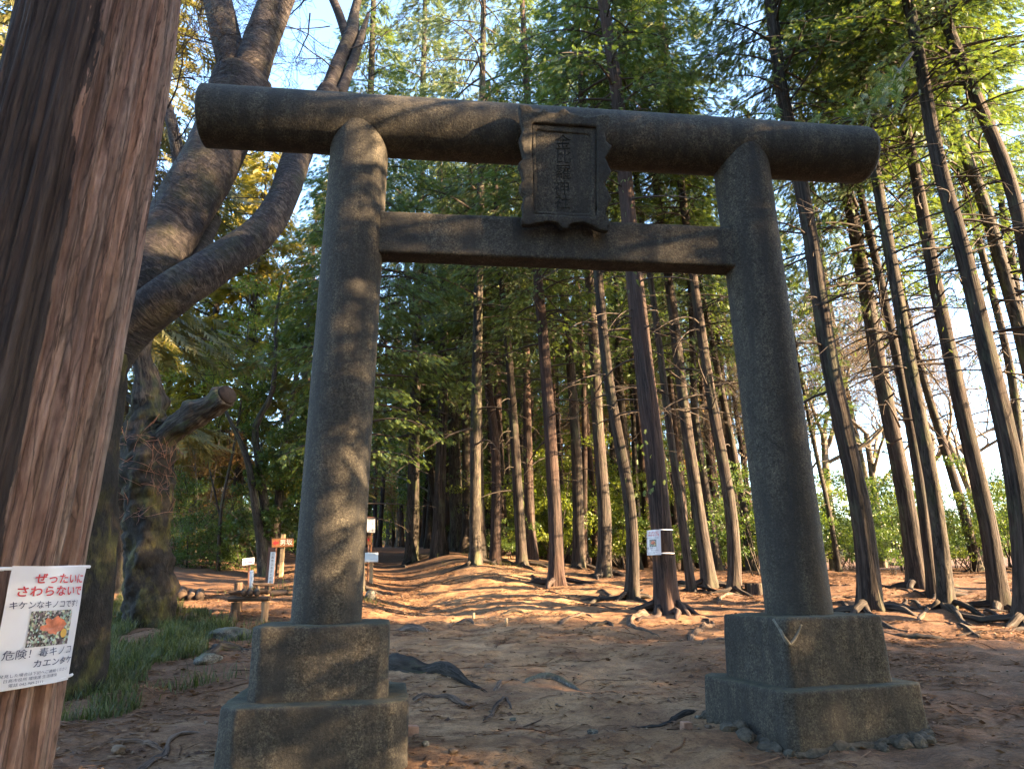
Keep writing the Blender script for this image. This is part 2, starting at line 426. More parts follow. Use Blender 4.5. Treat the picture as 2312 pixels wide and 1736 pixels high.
def prism(name, ax, bx, ch, z0, z1, rot, cx, parent, taper=0.0, seed=1, wob=0.0):
    bm = bmesh.new()
    pts = [(-ax + ch, -bx), (ax - ch, -bx), (ax, -bx + ch), (ax, bx - ch), (ax - ch, bx), (-ax + ch, bx), (-ax, bx - ch), (-ax, -bx + ch)]
    c, s = math.cos(rot), math.sin(rot)
    lo = [bm.verts.new((cx + (1 + taper) * (x * c - y * s), (1 + taper) * (x * s + y * c), z0)) for x, y in pts]
    hi = [bm.verts.new((cx + x * c - y * s, x * s + y * c, z1)) for x, y in pts]
    bm.faces.new(lo[::-1]); bm.faces.new(hi)
    for i in range(8): bm.faces.new((lo[i], lo[(i + 1) % 8], hi[(i + 1) % 8], hi[i]))
    bmesh.ops.bevel(bm, geom=[e for e in bm.edges], offset=0.007, segments=2, affect='EDGES')
    bmesh.ops.triangulate(bm, faces=bm.faces)
    me = bpy.data.meshes.new(name); bm.to_mesh(me); bm.free(); me.materials.append(STONE)
    o = obj_new(name, me, parent); remeshed(o, 0.016, 0.005, seed, scale=7)
    return o
prism('base_block', 0.586, 0.53, 0.117, 0.22, Z1, 0.045, 0, torii, 0.015, 3)
prism('plinth', 0.447, 0.36, 0.067, Z1 - 0.03, Z2, 0.045, 0, torii, 0.01, 4)
prism('base_block', 0.586, 0.52, 0.05, 0.47, Z1, 0.20, SPAN, torii, 0.02, 5)
prism('plinth', 0.447, 0.38, 0.03, Z1 - 0.03, Z2 - 0.006, 0.20, SPAN, torii, 0.02, 6)
# crumbling rubble footing under the right block
ftm = MB()
for k in range(150):
    a = rng.uniform(0, 2 * np.pi); rr = rng.uniform(0.86, 1.16)
    p = np.array([SPAN + 0.62 * rr * math.copysign(abs(math.cos(a)) ** 0.55, math.cos(a)), 0.54 * rr * math.copysign(abs(math.sin(a)) ** 0.55, math.sin(a)), 0])
    wp = tw(p[0], p[1], 0)
    zb = float(ground(wp[0], wp[1]))
    p[2] = zb + (0.495 - zb) * rng.uniform(0.0, 1.0) * sstep(1.16, 0.9, rr)
    r = rng.uniform(0.02, 0.075)
    bm = bmesh.new(); bmesh.ops.create_icosphere(bm, subdivisions=2, radius=r)
    v = np.array([q.co[:] for q in bm.verts]); f = np.array([[q.index for q in t.verts] for t in bm.faces]); bm.free()
    v = v * (1 + 0.35 * fbm(v[:, 0] / r * 0.9 + k, v[:, 1] / r * 0.9, v[:, 2] / r * 0.9, k, 2))[:, None] * np.array([1, 1, 0.75])
    ftm.add(v + p, f)
bs = np.linspace(-1, 1, 60)
for sx, sy in ((1, 0), (-1, 0), (0, 1), (0, -1)):
    P = np.array([[SPAN + (sx * 0.60 if sx else t * 0.60), (sy * 0.53 if sy else t * 0.53), 0.475 + 0.022 * float(fbm(t * 4 + sx * 3, sy * 5, 0, 8, 3))] for t in bs])
    c, s_ = math.cos(0.20), math.sin(0.20); q = P.copy(); q[:, 0] = SPAN + (P[:, 0] - SPAN) * c - P[:, 1] * s_; q[:, 1] = (P[:, 0] - SPAN) * s_ + P[:, 1] * c
    tube(ftm, q, 0.032 + 0.014 * vnoise(bs * 9, sx, sy, 5), 8, rough=0.35, seed=3 + sx + 2 * sy)
FOOT = ftm.obj('footing', [MORTAR], torii, smooth=False)
# V shaped mortar patch on the corner of the right plinth
def torii_px(px, py, b):
    d = ray(px, py); n = Nv; o = np.array([TX, TY, 0]) + n * b
    t = np.dot(o - CAM, n) / np.dot(d, n); p = CAM + d * t - np.array([TX, TY, 0])
    return np.array([np.dot(p, Uv), b, p[2]])
vm = MB()
c20, s20 = math.cos(0.20), math.sin(0.20)
def pl(x, y, z): return np.array([SPAN + x * c20 - y * s20, x * s20 + y * c20, z])
tube(vm, smooth_path([pl(-0.449, -0.27, 1.30), pl(-0.451, -0.33, 1.24), pl(-0.447, -0.377, 1.17), pl(-0.42, -0.382, 1.135)], 14), [0.011] * 10 + [0.013] * 4, 7, rough=0.3)
tube(vm, smooth_path([pl(-0.30, -0.379, 1.265), pl(-0.33, -0.380, 1.225), pl(-0.38, -0.381, 1.165), pl(-0.42, -0.381, 1.135)], 14), [0.009] * 5 + [0.012] * 9, 7, rough=0.3, seed=4)
vm.obj('mortar_patch', [PATCH], torii)
# pillars
for cx, sg in ((0, 1), (SPAN, -1)):
    pm = MB(); zz = np.linspace(Z2 - 0.02, ZK + 0.02, 150)
    P = np.stack([cx + sg * 0.0171 * (zz - Z2), 0 * zz, zz], -1)
    tube(pm, P, 0.2452 - 0.0022 * (zz - Z2) / 4, 72, rough=0.006, seed=int(cx))
    pm.obj('pillar', [STONE], torii)
# top beam: a round log of stone with softened ends
bmx = MB()
la, lb = -1.239, SPAN + 1.20
n1 = np.linspace(0, 1, 9)
xs = np.concatenate([la + 0.02 * (1 - np.cos(n1 * np.pi / 2)), np.linspace(la + 0.05, lb - 0.09, 130), lb - 0.085 + 0.085 * np.sin(n1 * np.pi / 2)])
rs = np.concatenate([RK - 0.02 * (1 - np.sin(n1 * np.pi / 2)), np.full(130, RK), RK - 0.085 * (1 - np.cos(n1 * np.pi / 2))])
tube(bmx, np.stack([xs, 0 * xs, np.full_like(xs, ZK)], -1), rs, 72, rough=0.008, seed=12)
bmx.obj('top_beam', [STONE], torii)
# tie beam
tm = bmesh.new(); bmesh.ops.create_cube(tm, size=1.0)
for v in tm.verts: v.co = (SPAN / 2 + v.co.x * (SPAN - 0.1), v.co.y * 0.213, 4.354 + v.co.z * 0.375)
bmesh.ops.bevel(tm, geom=list(tm.edges), offset=0.01, segments=2, affect='EDGES')
me = bpy.data.meshes.new('tie_beam'); tm.to_mesh(me); tm.free(); me.materials.append(STONE)
o = obj_new('tie_beam', me, torii); remeshed(o, 0.018, 0.004, 21, scale=8)
# plaque, outline traced, hung leaning in front of both beams
ol = [(330,190),(440,190),(470,240),(540,255),(585,230),(630,260),(700,270),(790,225),(860,270),(950,290),(1050,315),(1130,300),(1190,280),(1260,290),(1265,340),(1240,400),(1225,500),(1230,570),(1290,620),(1250,690),(1220,740),(1260,830),(1285,880),(1240,970),(1220,1010),(1260,1110),(1290,1170),(1250,1240),(1230,1320),(1270,1420),(1250,1500),(1180,1490),(1060,1430),(1000,1405),(870,1420),(830,1475),(780,1470),(730,1410),(640,1395),(520,1415),(440,1440),(370,1430),(340,1390),(370,1320),(355,1230),(380,1130),(340,1090),(330,1030),(370,960),(320,800),(380,740),(330,540),(370,450),(340,330)]
PB0, PB1, PZ0, PZ1 = -0.20, -0.40, 4.40, 5.62
def plq(X, Y, off=0.0):
    d = ray(1100 + X / 4.615, 200 + Y / 4.615)
    # plane through (b=PB0,z=PZ0) and (b=PB1,z=PZ1), in torii frame
    nb, nz = (PZ1 - PZ0), -(PB1 - PB0); L = math.hypot(nb, nz); nb, nz = nb / L, nz / L
    dn = np.dot(d, Nv) * nb + d[2] * nz
    o = CAM - np.array([TX, TY, 0]); on = np.dot(o, Nv) * nb + o[2] * nz
    t = (PB0 * nb + PZ0 * nz - on) / dn
    p = o + d * t
    return np.array([np.dot(p, Uv) - 0, np.dot(p, Nv) - nb * off, p[2] - nz * off])
def slab(name, pts, off0, off1, parent, mat, voxel=0.012, amp=0.004, hole=None):
    bm = bmesh.new()
    lo = [bm.verts.new(plq(x, y, off0)) for x, y in pts]; hi = [bm.verts.new(plq(x, y, off1)) for x, y in pts]
    k = len(pts)
    if hole is None:
        bm.faces.new(lo); bm.faces.new(hi[::-1])
    else:
        hlo = [bm.verts.new(plq(x, y, off0)) for x, y in hole]; hhi = [bm.verts.new(plq(x, y, off1)) for x, y in hole]
        kk = len(hole)
        def ring(A, Bv):
            ed = [bm.edges.new((A[i], A[(i + 1) % len(A)])) if bm.edges.get((A[i], A[(i + 1) % len(A)])) is None else bm.edges.get((A[i], A[(i + 1) % len(A)])) for i in range(len(A))]
            ed += [bm.edges.new((Bv[i], Bv[(i + 1) % len(Bv)])) if bm.edges.get((Bv[i], Bv[(i + 1) % len(Bv)])) is None else bm.edges.get((Bv[i], Bv[(i + 1) % len(Bv)])) for i in range(len(Bv))]
            bmesh.ops.triangle_fill(bm, use_beauty=True, edges=ed)
        ring(lo, hlo); ring(hi, hhi)
        for i in range(kk): bm.faces.new((hlo[i], hlo[(i + 1) % kk], hhi[(i + 1) % kk], hhi[i]))
    for i in range(k): bm.faces.new((lo[i], lo[(i + 1) % k], hi[(i + 1) % k], hi[i]))
    bmesh.ops.recalc_face_normals(bm, faces=bm.faces)
    bmesh.ops.triangulate(bm, faces=bm.faces)
    me = bpy.data.meshes.new(name); bm.to_mesh(me); bm.free(); me.materials.append(mat)
    o = obj_new(name, me, parent)
    if voxel: remeshed(o, voxel, amp, 33, scale=14)
    return o
inner = [(500, 440), (1072, 492), (1072, 1308), (520, 1278)]
mid_o = [(455, 372), (1135, 418), (1135, 1352), (480, 1315)]
plaque = slab('plaque', ol, -0.055, -0.015, torii, STONE)
slab('plaque_frame', [(x, y) for x, y in ol], -0.016, 0.035, plaque, STONE, hole=mid_o)
slab('plaque_frame', mid_o, -0.016, 0.012, plaque, STONE, hole=inner)
# carved characters: cut into the panel face, dark tone in the strokes paints in their shade along with dirt
panel = slab('plaque_panel', [(496, 436), (1076, 488), (1076, 1312), (516, 1282)], -0.03, 0.0, plaque, STONE, voxel=0)
chars = '金比羅神社'; cen = [(787, 575), (795, 720), (792, 885), (775, 1045), (785, 1195)]
cut = bpy.data.meshes.new('cut'); CV, CF, base = [], [], 0
sz = abs(plq(787, 500)[2] - plq(787, 660)[2]) * 1.06
ex = plq(1050, 800) - plq(550, 800); ex[1] = 0; ex /= np.linalg.norm(ex)
ez = plq(790, 500) - plq(790, 1200); ez /= np.linalg.norm(ez)
INS = MB()
for ch, (X, Y) in zip(chars, cen):
    v, f = text_tris(ch, sz, 'CENTER', 0.0, 0.008)
    o3 = plq(X, Y, -0.003); nrm = np.cross(ex, ez)
    pv = o3 + v[:, [0]] * ex * 1.05 + v[:, [1]] * ez + v[:, [2]] * nrm
    CV.append(pv); CF.append(f + base); base += len(v)
    v2, f2 = text_tris(ch, sz, 'CENTER', 0.0, 0.0)
    INS.add(plq(X, Y, -0.0062) + v2[:, [0]] * ex * 1.05 + v2[:, [1]] * ez, f2)
cut.from_pydata(np.concatenate(CV), [], np.concatenate(CF))
cb = bmesh.new(); cb.from_mesh(cut); bmesh.ops.remove_doubles(cb, verts=cb.verts, dist=1e-5); cb.to_mesh(cut); cb.free()
co_ = obj_new('cut', cut, torii)
bo = panel.modifiers.new('b', 'BOOLEAN'); bo.operation = 'DIFFERENCE'; bo.object = co_; bo.solver = 'EXACT'
bo.use_self = True
nm = bpy.data.meshes.new_from_object(panel.evaluated_get(bpy.context.evaluated_depsgraph_get()))
print('PANEL', len(panel.data.vertices), '->', len(nm.vertices))
panel.modifiers.clear()
if len(nm.vertices) > 50: panel.data = nm
bpy.data.objects.remove(co_)
INS.obj('inscription', [STONE_DIRT_SHADE], plaque, smooth=False)
# ================================================================== TREE GENERATORS
def _frond_template(nf=8):
    V = []; F = []
    def tri(base, d, l, w):
        d = np.array(d) / np.linalg.norm(d); p = np.array([-d[1], d[0], 0]); base = np.array(base, float)
        k = len(V); V.extend([base - p * w / 2, base + p * w / 2, base + d * l]); F.append((k, k + 1, k + 2))
    tri((0, 0, 0), (1, 0, 0), 1.0, 0.075)
    for i in range(nf):
        t = 0.08 + 0.78 * i / nf; sd = 1 if i % 2 else -1; l = 0.52 * (1 - 0.72 * t)
        tri((t, 0, 0), (1.0, sd * 0.95, -0.05), l, 0.12)
    V = np.array(V); V[:, 2] -= 0.10 * V[:, 0] ** 2 + 0.05 * np.abs(V[:, 1])
    return V, np.array(F)
FRV, FRF = _frond_template()
def add_fronds(mb, pos, dirs, scale, r, mi=1):
    pos = np.asarray(pos, float); dirs = np.asarray(dirs, float); n = len(pos)
    if n == 0: return
    dirs = dirs / (np.linalg.norm(dirs, axis=1)[:, None] + 1e-9)
    up = np.array([0, 0, 1.0]) + 0.55 * r.normal(size=(n, 3))
    side = np.cross(up, dirs); side /= np.linalg.norm(side, axis=1)[:, None] + 1e-9
    up = np.cross(dirs, side)
    sc = np.asarray(scale).reshape(-1, 1, 1) * np.ones((n, 1, 1))
    V = pos[:, None] + sc * (FRV[None, :, [0]] * dirs[:, None] + FRV[None, :, [1]] * side[:, None] + FRV[None, :, [2]] * up[:, None])
    F = FRF[None] + (np.arange(n) * len(FRV))[:, None, None]
    mb.add(V.reshape(-1, 3), F.reshape(-1, 3), mi)
def conifer_crown(name, seed, H, zlo, zhi_full, rmax, nb, per, leaf, bark, dead=14, dead_lo=2.5, wisps=0, fs=0.17, cone=0.8, droop=0.35, sparse_low=True):
    r = np.random.default_rng(seed); mb = MB()
    FP, FD, FS = [], [], []
    az = r.uniform(0, 6.28)
    for i in range(nb):
        t = (i + r.uniform(0, 1)) / nb
        z = zlo + (H - zlo) * t ** 0.9
        az += 2.4 + r.uniform(-0.4, 0.4)
        f = (z - zlo) / (H - zlo)
        prof = min(1.0, 0.55 + 2.2 * f) * (1 - f) ** cone
        L = rmax * (0.12 + 0.88 * prof) * r.uniform(0.7, 1.15)
        d = np.array([math.cos(az), math.sin(az), 0]); sdv = np.array([-d[1], d[0], 0])
        rise = r.uniform(0.05, 0.45) * (0.4 + f)
        s = np.linspace(0, 1, 9)
        wob = r.uniform(-0.25, 0.25)
        P = (d[None] * (s * L)[:, None] + sdv[None] * (wob * L * s ** 2)[:, None])
        P[:, 2] = z + L * (rise * s - droop * s ** 2.2 * r.uniform(0.6, 1.3))
        tube(mb, P, np.linspace(0.012 + 0.012 * L, 0.004, 9), 4, 0, cap=False)
        dens = 1.0 if not sparse_low else 0.35 + 0.65 * float(sstep(0, 0.25, f))
        for k in range(int(per * (0.35 + L / rmax) * dens)):
            u = r.uniform(0.22, 1.0) ** 0.8; j = u * 8; a = int(min(7, j)); p = P[a] + (P[a + 1] - P[a]) * (j - a)
            lat = r.normal() * 0.30 * L * (1.1 - 0.75 * u)
            back = abs(lat) * 0.75
            tp = p + sdv * lat + d * back * 0.6 + np.array([0, 0, -0.20 * abs(lat) - abs(r.normal()) * 0.12])
            m = 1 if abs(lat) < 0.25 else 2
            for q in range(m):
                w = 1 - 0.45 * q * r.uniform(0.4, 1)
                FP.append(p + (tp - p) * w + r.normal(size=3) * 0.05)
                FD.append(d * r.uniform(0.4, 1.1) + sdv * (np.sign(lat) * r.uniform(0.1, 0.9)) + np.array([0, 0, -r.uniform(0.15, 1.0)]))
                FS.append(fs * r.uniform(0.6, 1.3))
            if abs(lat) > 0.3 and r.uniform() < 0.35:
                tube(mb, [p, (p + tp) / 2 + [0, 0, 0.03], tp], [0.008, 0.006, 0.003], 3, 0, cap=False)
    for i in range(dead):
        z = dead_lo + (zhi_full - dead_lo) * r.uniform() ** 0.8; a = r.uniform(0, 6.28); L = r.uniform(0.4, 2.2)
        d = np.array([math.cos(a), math.sin(a), 0]); sd = np.array([-d[1], d[0], 0]); s = np.linspace(0, 1, 7)
        bend = r.uniform(-0.5, 0.5); up = r.uniform(-0.15, 0.45); dr = r.uniform(0.1, 0.7)
        P = d[None] * (s * L)[:, None] + sd[None] * (bend * L * s ** 2)[:, None]; P[:, 2] = z + L * (up * s - dr * s ** 2)
        tube(mb, P, np.linspace(0.011 + 0.007 * L, 0.003, 7), 4, 0, cap=False)
        for q in range(r.integers(1, 6)):
            k = r.integers(2, 6); e = P[k] + (d * r.uniform(0.1, 0.5) + sd * r.choice([-1, 1]) * r.uniform(0.2, 0.6) + np.array([0, 0, r.uniform(-0.3, 0.15)])) * L * 0.5
            mid = (P[k] + e) / 2 + r.normal(size=3) * 0.04
            tube(mb, [P[k], mid, e], [0.007, 0.005, 0.002], 3, 0, cap=False)
    for i in range(wisps):
        z = r.uniform(1.6, zlo + 3); a = r.uniform(0, 6.28); d = np.array([math.cos(a), math.sin(a), 0])
        c0 = d * r.uniform(0.15, 0.5); c0[2] = z
        for q in range(14):
            FP.append(c0 + r.normal(size=3) * np.array([0.12, 0.12, 0.3])); FD.append(d * 0.5 + np.array([r.normal() * 0.4, r.normal() * 0.4, -1.0])); FS.append(fs * r.uniform(0.5, 1.0))
    add_fronds(mb, FP, FD, FS, r, 1)
    return mb.mesh(name, [bark, leaf], smooth=[0])
def leaf_cloud(mb, centers, radii, n, size, r, mi=1, droop=0.3, hollow=0.55):
    centers = np.asarray(centers, float); radii = np.asarray(radii, float)
    if radii.ndim == 1: radii = np.repeat(radii[:, None], 3, 1)
    wgt = radii.prod(1) ** 0.66; wgt /= wgt.sum()
    k = r.choice(len(centers), n, p=wgt)
    u = r.normal(size=(n, 3)); u /= np.linalg.norm(u, axis=1)[:, None]
    rad = hollow + (1 - hollow) * r.uniform(size=n) ** 0.7
    rad = rad * (1 + 0.35 * vnoise(u[:, 0] * 2.3 + k * 3.1, u[:, 1] * 2.3, u[:, 2] * 2.3, 5))
    p = centers[k] + u * radii[k] * rad[:, None]
    a = r.normal(size=(n, 3)) + np.array([0, 0, -droop]); a /= np.linalg.norm(a, axis=1)[:, None]
    b = np.cross(a, r.normal(size=(n, 3)) + np.array([0, 0, 1.2])); b /= np.linalg.norm(b, axis=1)[:, None] + 1e-9
    l = (size * r.uniform(0.6, 1.35, n))[:, None]; w = l * r.uniform(0.3, 0.5, n)[:, None]
    V = np.stack([p, p + a * l * 0.45 + b * w * 0.5, p + a * l, p + a * l * 0.45 - b * w * 0.5], 1)
    q = np.arange(n * 4).reshape(n, 4)
    mb.add(V.reshape(-1, 3), quads_to_tris(q), mi)
def twigs(mb, P0, d0, L, rad, depth, r, mi=0, spread=0.75, up=0.15, minr=0.0022, tips=None, sides=None):
    d = np.array(d0, float); d /= np.linalg.norm(d)
    n = 5; P = [np.array(P0, float)]
    for i in range(n):
        d = d + r.normal(size=3) * 0.16 + np.array([0, 0, up * 0.2]); d /= np.linalg.norm(d); P.append(P[-1] + d * L / n)
    P = np.array(P); rr = np.linspace(rad, max(rad * 0.55, minr), n + 1)
    tube(mb, P, rr, sides or (6 if rad > 0.03 else 4 if rad > 0.01 else 3), mi, cap=False)
    if depth == 0:
        if tips is not None: tips.append(P[-1])
        return
    for k in range(r.integers(2, 4) + (1 if depth > 1 else 0)):
        j = r.integers(2, n + 1) if k else n
        ax = r.normal(size=3); dd = d * (1 - spread * 0.5) + (ax - d * np.dot(ax, d)) * spread * 0.55 + np.array([0, 0, up])
        twigs(mb, P[j], dd, L * r.uniform(0.55, 0.85), max(rr[j] * r.uniform(0.45, 0.75), minr), depth - 1, r, mi, spread, up, minr, tips)

def place_crown(mesh, base, axis, scale, rz, parent):
    o = obj_new('crown', mesh, parent)
    q = Vector((0, 0, 1)).rotation_difference(Vector(axis)) @ Matrix.Rotation(rz, 4, 'Z').to_quaternion()
    o.rotation_mode = 'QUATERNION'; o.rotation_quaternion = q
    o.scale = (scale, scale, scale)
    return o
def flare_fn(r0, k, seed):
    ph = [(k * 7.1 + i * 2.3) % 6.28 for i in range(4)]
    def f(a, L):
        fl = np.exp(-L / 0.20) * 0.85 + np.exp(-L / 0.75) * 0.22
        lob = 0.55 + 0.45 * np.cos(3 * a + ph[0]) * 0.6 + 0.30 * np.cos(5 * a + ph[1])
        return 1 + fl * np.clip(lob, 0.05, 2) + 0.03 * np.cos(4 * a + ph[2] + L * 0.5)
    return f
def measured_tree(name, label, cat, pts, wpx, wat, H, bark, crown_mesh, crown_H, seed, group=None, roots=0, Y=None, sides=14, taper=0.62, flare=True, crown_scale=None, root_len=1.3):
    """pts are picture points of the trunk axis from its foot up: they fix where the tree stands, how thick it is and how it leans"""
    r = np.random.default_rng(seed)
    if Y is None: base = on_ground(*pts[0])
    else:
        base = at_y(pts[0][0], pts[0][1], Y); base[2] = float(ground(base[0], base[1]))
    Yb = base[1]
    W3 = [base - [0, 0, 0.12]] + [at_y(x, y, Yb) for x, y in pts[1:]]
    # a small lean in depth, so that the row does not stand in one plane
    lean = r.normal() * 0.012
    W3 = [p + np.array([0, lean * (p[2] - base[2]), 0]) for p in W3]
    root = empty(name, base, label, cat, group)
    top = W3[-1]; dirv = (W3[-1] - W3[0]); dirv /= np.linalg.norm(dirv)
    dirv = dirv * 0.8 + np.array([0, 0, 0.2]); dirv /= np.linalg.norm(dirv)
    Htop = base[2] + H
    if top[2] < Htop - 0.5:
        need = (Htop - top[2]) / dirv[2]
        for q in (0.35, 0.7, 1.0): W3.append(top + dirv * need * q)
    W3 = np.array(W3)
    rad0 = px_to_m(wpx, at_y(pts[wat][0], pts[wat][1], Yb)) / 2
    zref = at_y(pts[wat][0], pts[wat][1], Yb)[2] - base[2]
    n = 60; P = smooth_path(W3, n)
    for _ in range(14): P[1:-1] = 0.25 * P[:-2] + 0.5 * P[1:-1] + 0.25 * P[2:]
    h = P[:, 2] - base[2]
    tt = 1 - taper * np.clip(h / H, 0, 1) ** 1.1; tr = 1 - taper * np.clip(zref / H, 0, 1) ** 1.1
    rad = np.maximum(rad0 * tt / tr, 0.03)
    hh = np.concatenate([np.linspace(0, 0.12, 14), np.linspace(0.12, 1, 47)[1:]])
    P2 = np.stack([np.interp(hh, np.linspace(0, 1, n), P[:, i]) for i in range(3)], -1); rad2 = np.interp(hh, np.linspace(0, 1, n), rad)
    mb = MB()
    tube(mb, P2 - base, rad2, sides, 0, cap=False, lobes=flare_fn(rad0, seed, seed) if flare else None, rough=0.05, seed=seed)
    mb.obj('trunk', [bark], root)
    for k in range(roots):
        a = k * 6.28 / roots + r.uniform(-0.5, 0.5); L = root_len * r.uniform(0.6, 1.5); s = np.linspace(0, 1, 16)
        dx = math.cos(a); dy = math.sin(a); bd = r.uniform(-0.5, 0.5)
        X = base[0] + rad0 * 0.9 * dx + (dx * s - dy * bd * s ** 2) * L; Yy = base[1] + rad0 * 0.9 * dy + (dy * s + dx * bd * s ** 2) * L
        X = X + 0.05 * np.sin(s * 9 + k); Yy = Yy + 0.05 * np.cos(s * 8 + k)
        rr = np.linspace(min(0.085, rad0 * 0.42), 0.014, 16)
        Z = ground(X, Yy) + rr * (0.10 - 1.2 * s) + 0.10 * (1 - s) ** 6 + 0.03 * np.sin(s * 7 + k * 2)
        m2 = MB(); tube(m2, np.stack([X, Yy, Z], -1) - base, rr, 7, rough=0.25, seed=seed + k)
        m2.obj('root', [bark], root)
    if crown_mesh is not None:
        ax = P[-1] - (base - [0, 0, 0.12]); ax /= np.linalg.norm(ax)
        place_crown(crown_mesh, base, ax, (crown_scale or H / crown_H), r.uniform(0, 6.28), root)
    return root

CH = 18.0
C_HIGH = [conifer_crown('crown_high', 10 + i, CH, 8.2, 9.5, 2.1, 76, 105, L_HINOKI, B_TWIG, dead=36, dead_lo=3.4, wisps=[3, 0, 6, 1][i]) for i in range(4)]
C_MID = [conifer_crown('crown_mid', 20 + i, CH, 6.0, 7.5, 2.6, 80, 115, [L_HINOKI, L_SILVER, L_HINOKI][i], B_TWIG, dead=22, dead_lo=2.2, wisps=2) for i in range(3)]
C_LOW = [conifer_crown('crown_low', 30 + i, CH, 3.2, 4.0, 3.2, 104, 130, [L_HINOKI, L_SILVER][i], B_TWIG, dead=10, dead_lo=1.6, fs=0.185) for i in range(2)]
C_FAR = [conifer_crown('crown_far', 36 + i, CH, 8.5, 10, 1.9, 46, 60, L_HINOKI, B_TWIG, dead=14, dead_lo=4, fs=0.22) for i in range(2)]
C_SUNSIDE = [conifer_crown('crown_sunny_side', 38 + i, CH, [3.0, 6.5][i], [4, 8][i], [3.0, 2.4][i], [74, 60][i], [56, 52][i], L_HINOKI, B_TWIG, dead=8, dead_lo=2, fs=0.24) for i in range(2)]
C_GOLD = conifer_crown('crown_golden', 40, 16.0, 2.0, 3, 3.4, 96, 56, L_GOLD, B_TWIG, dead=2, fs=0.40, cone=0.9, droop=0.1, sparse_low=False)
C_RUST = conifer_crown('crown_rusty', 41, 16.0, 2.0, 3, 3.0, 90, 48, L_RUST, B_TWIG, dead=8, fs=0.38, cone=0.8, droop=0.15, sparse_low=False)

# ================================================================== THE CYPRESS STAND: trunks measured one by one
HG = 'tall cypress trunks of the stand behind the gate'
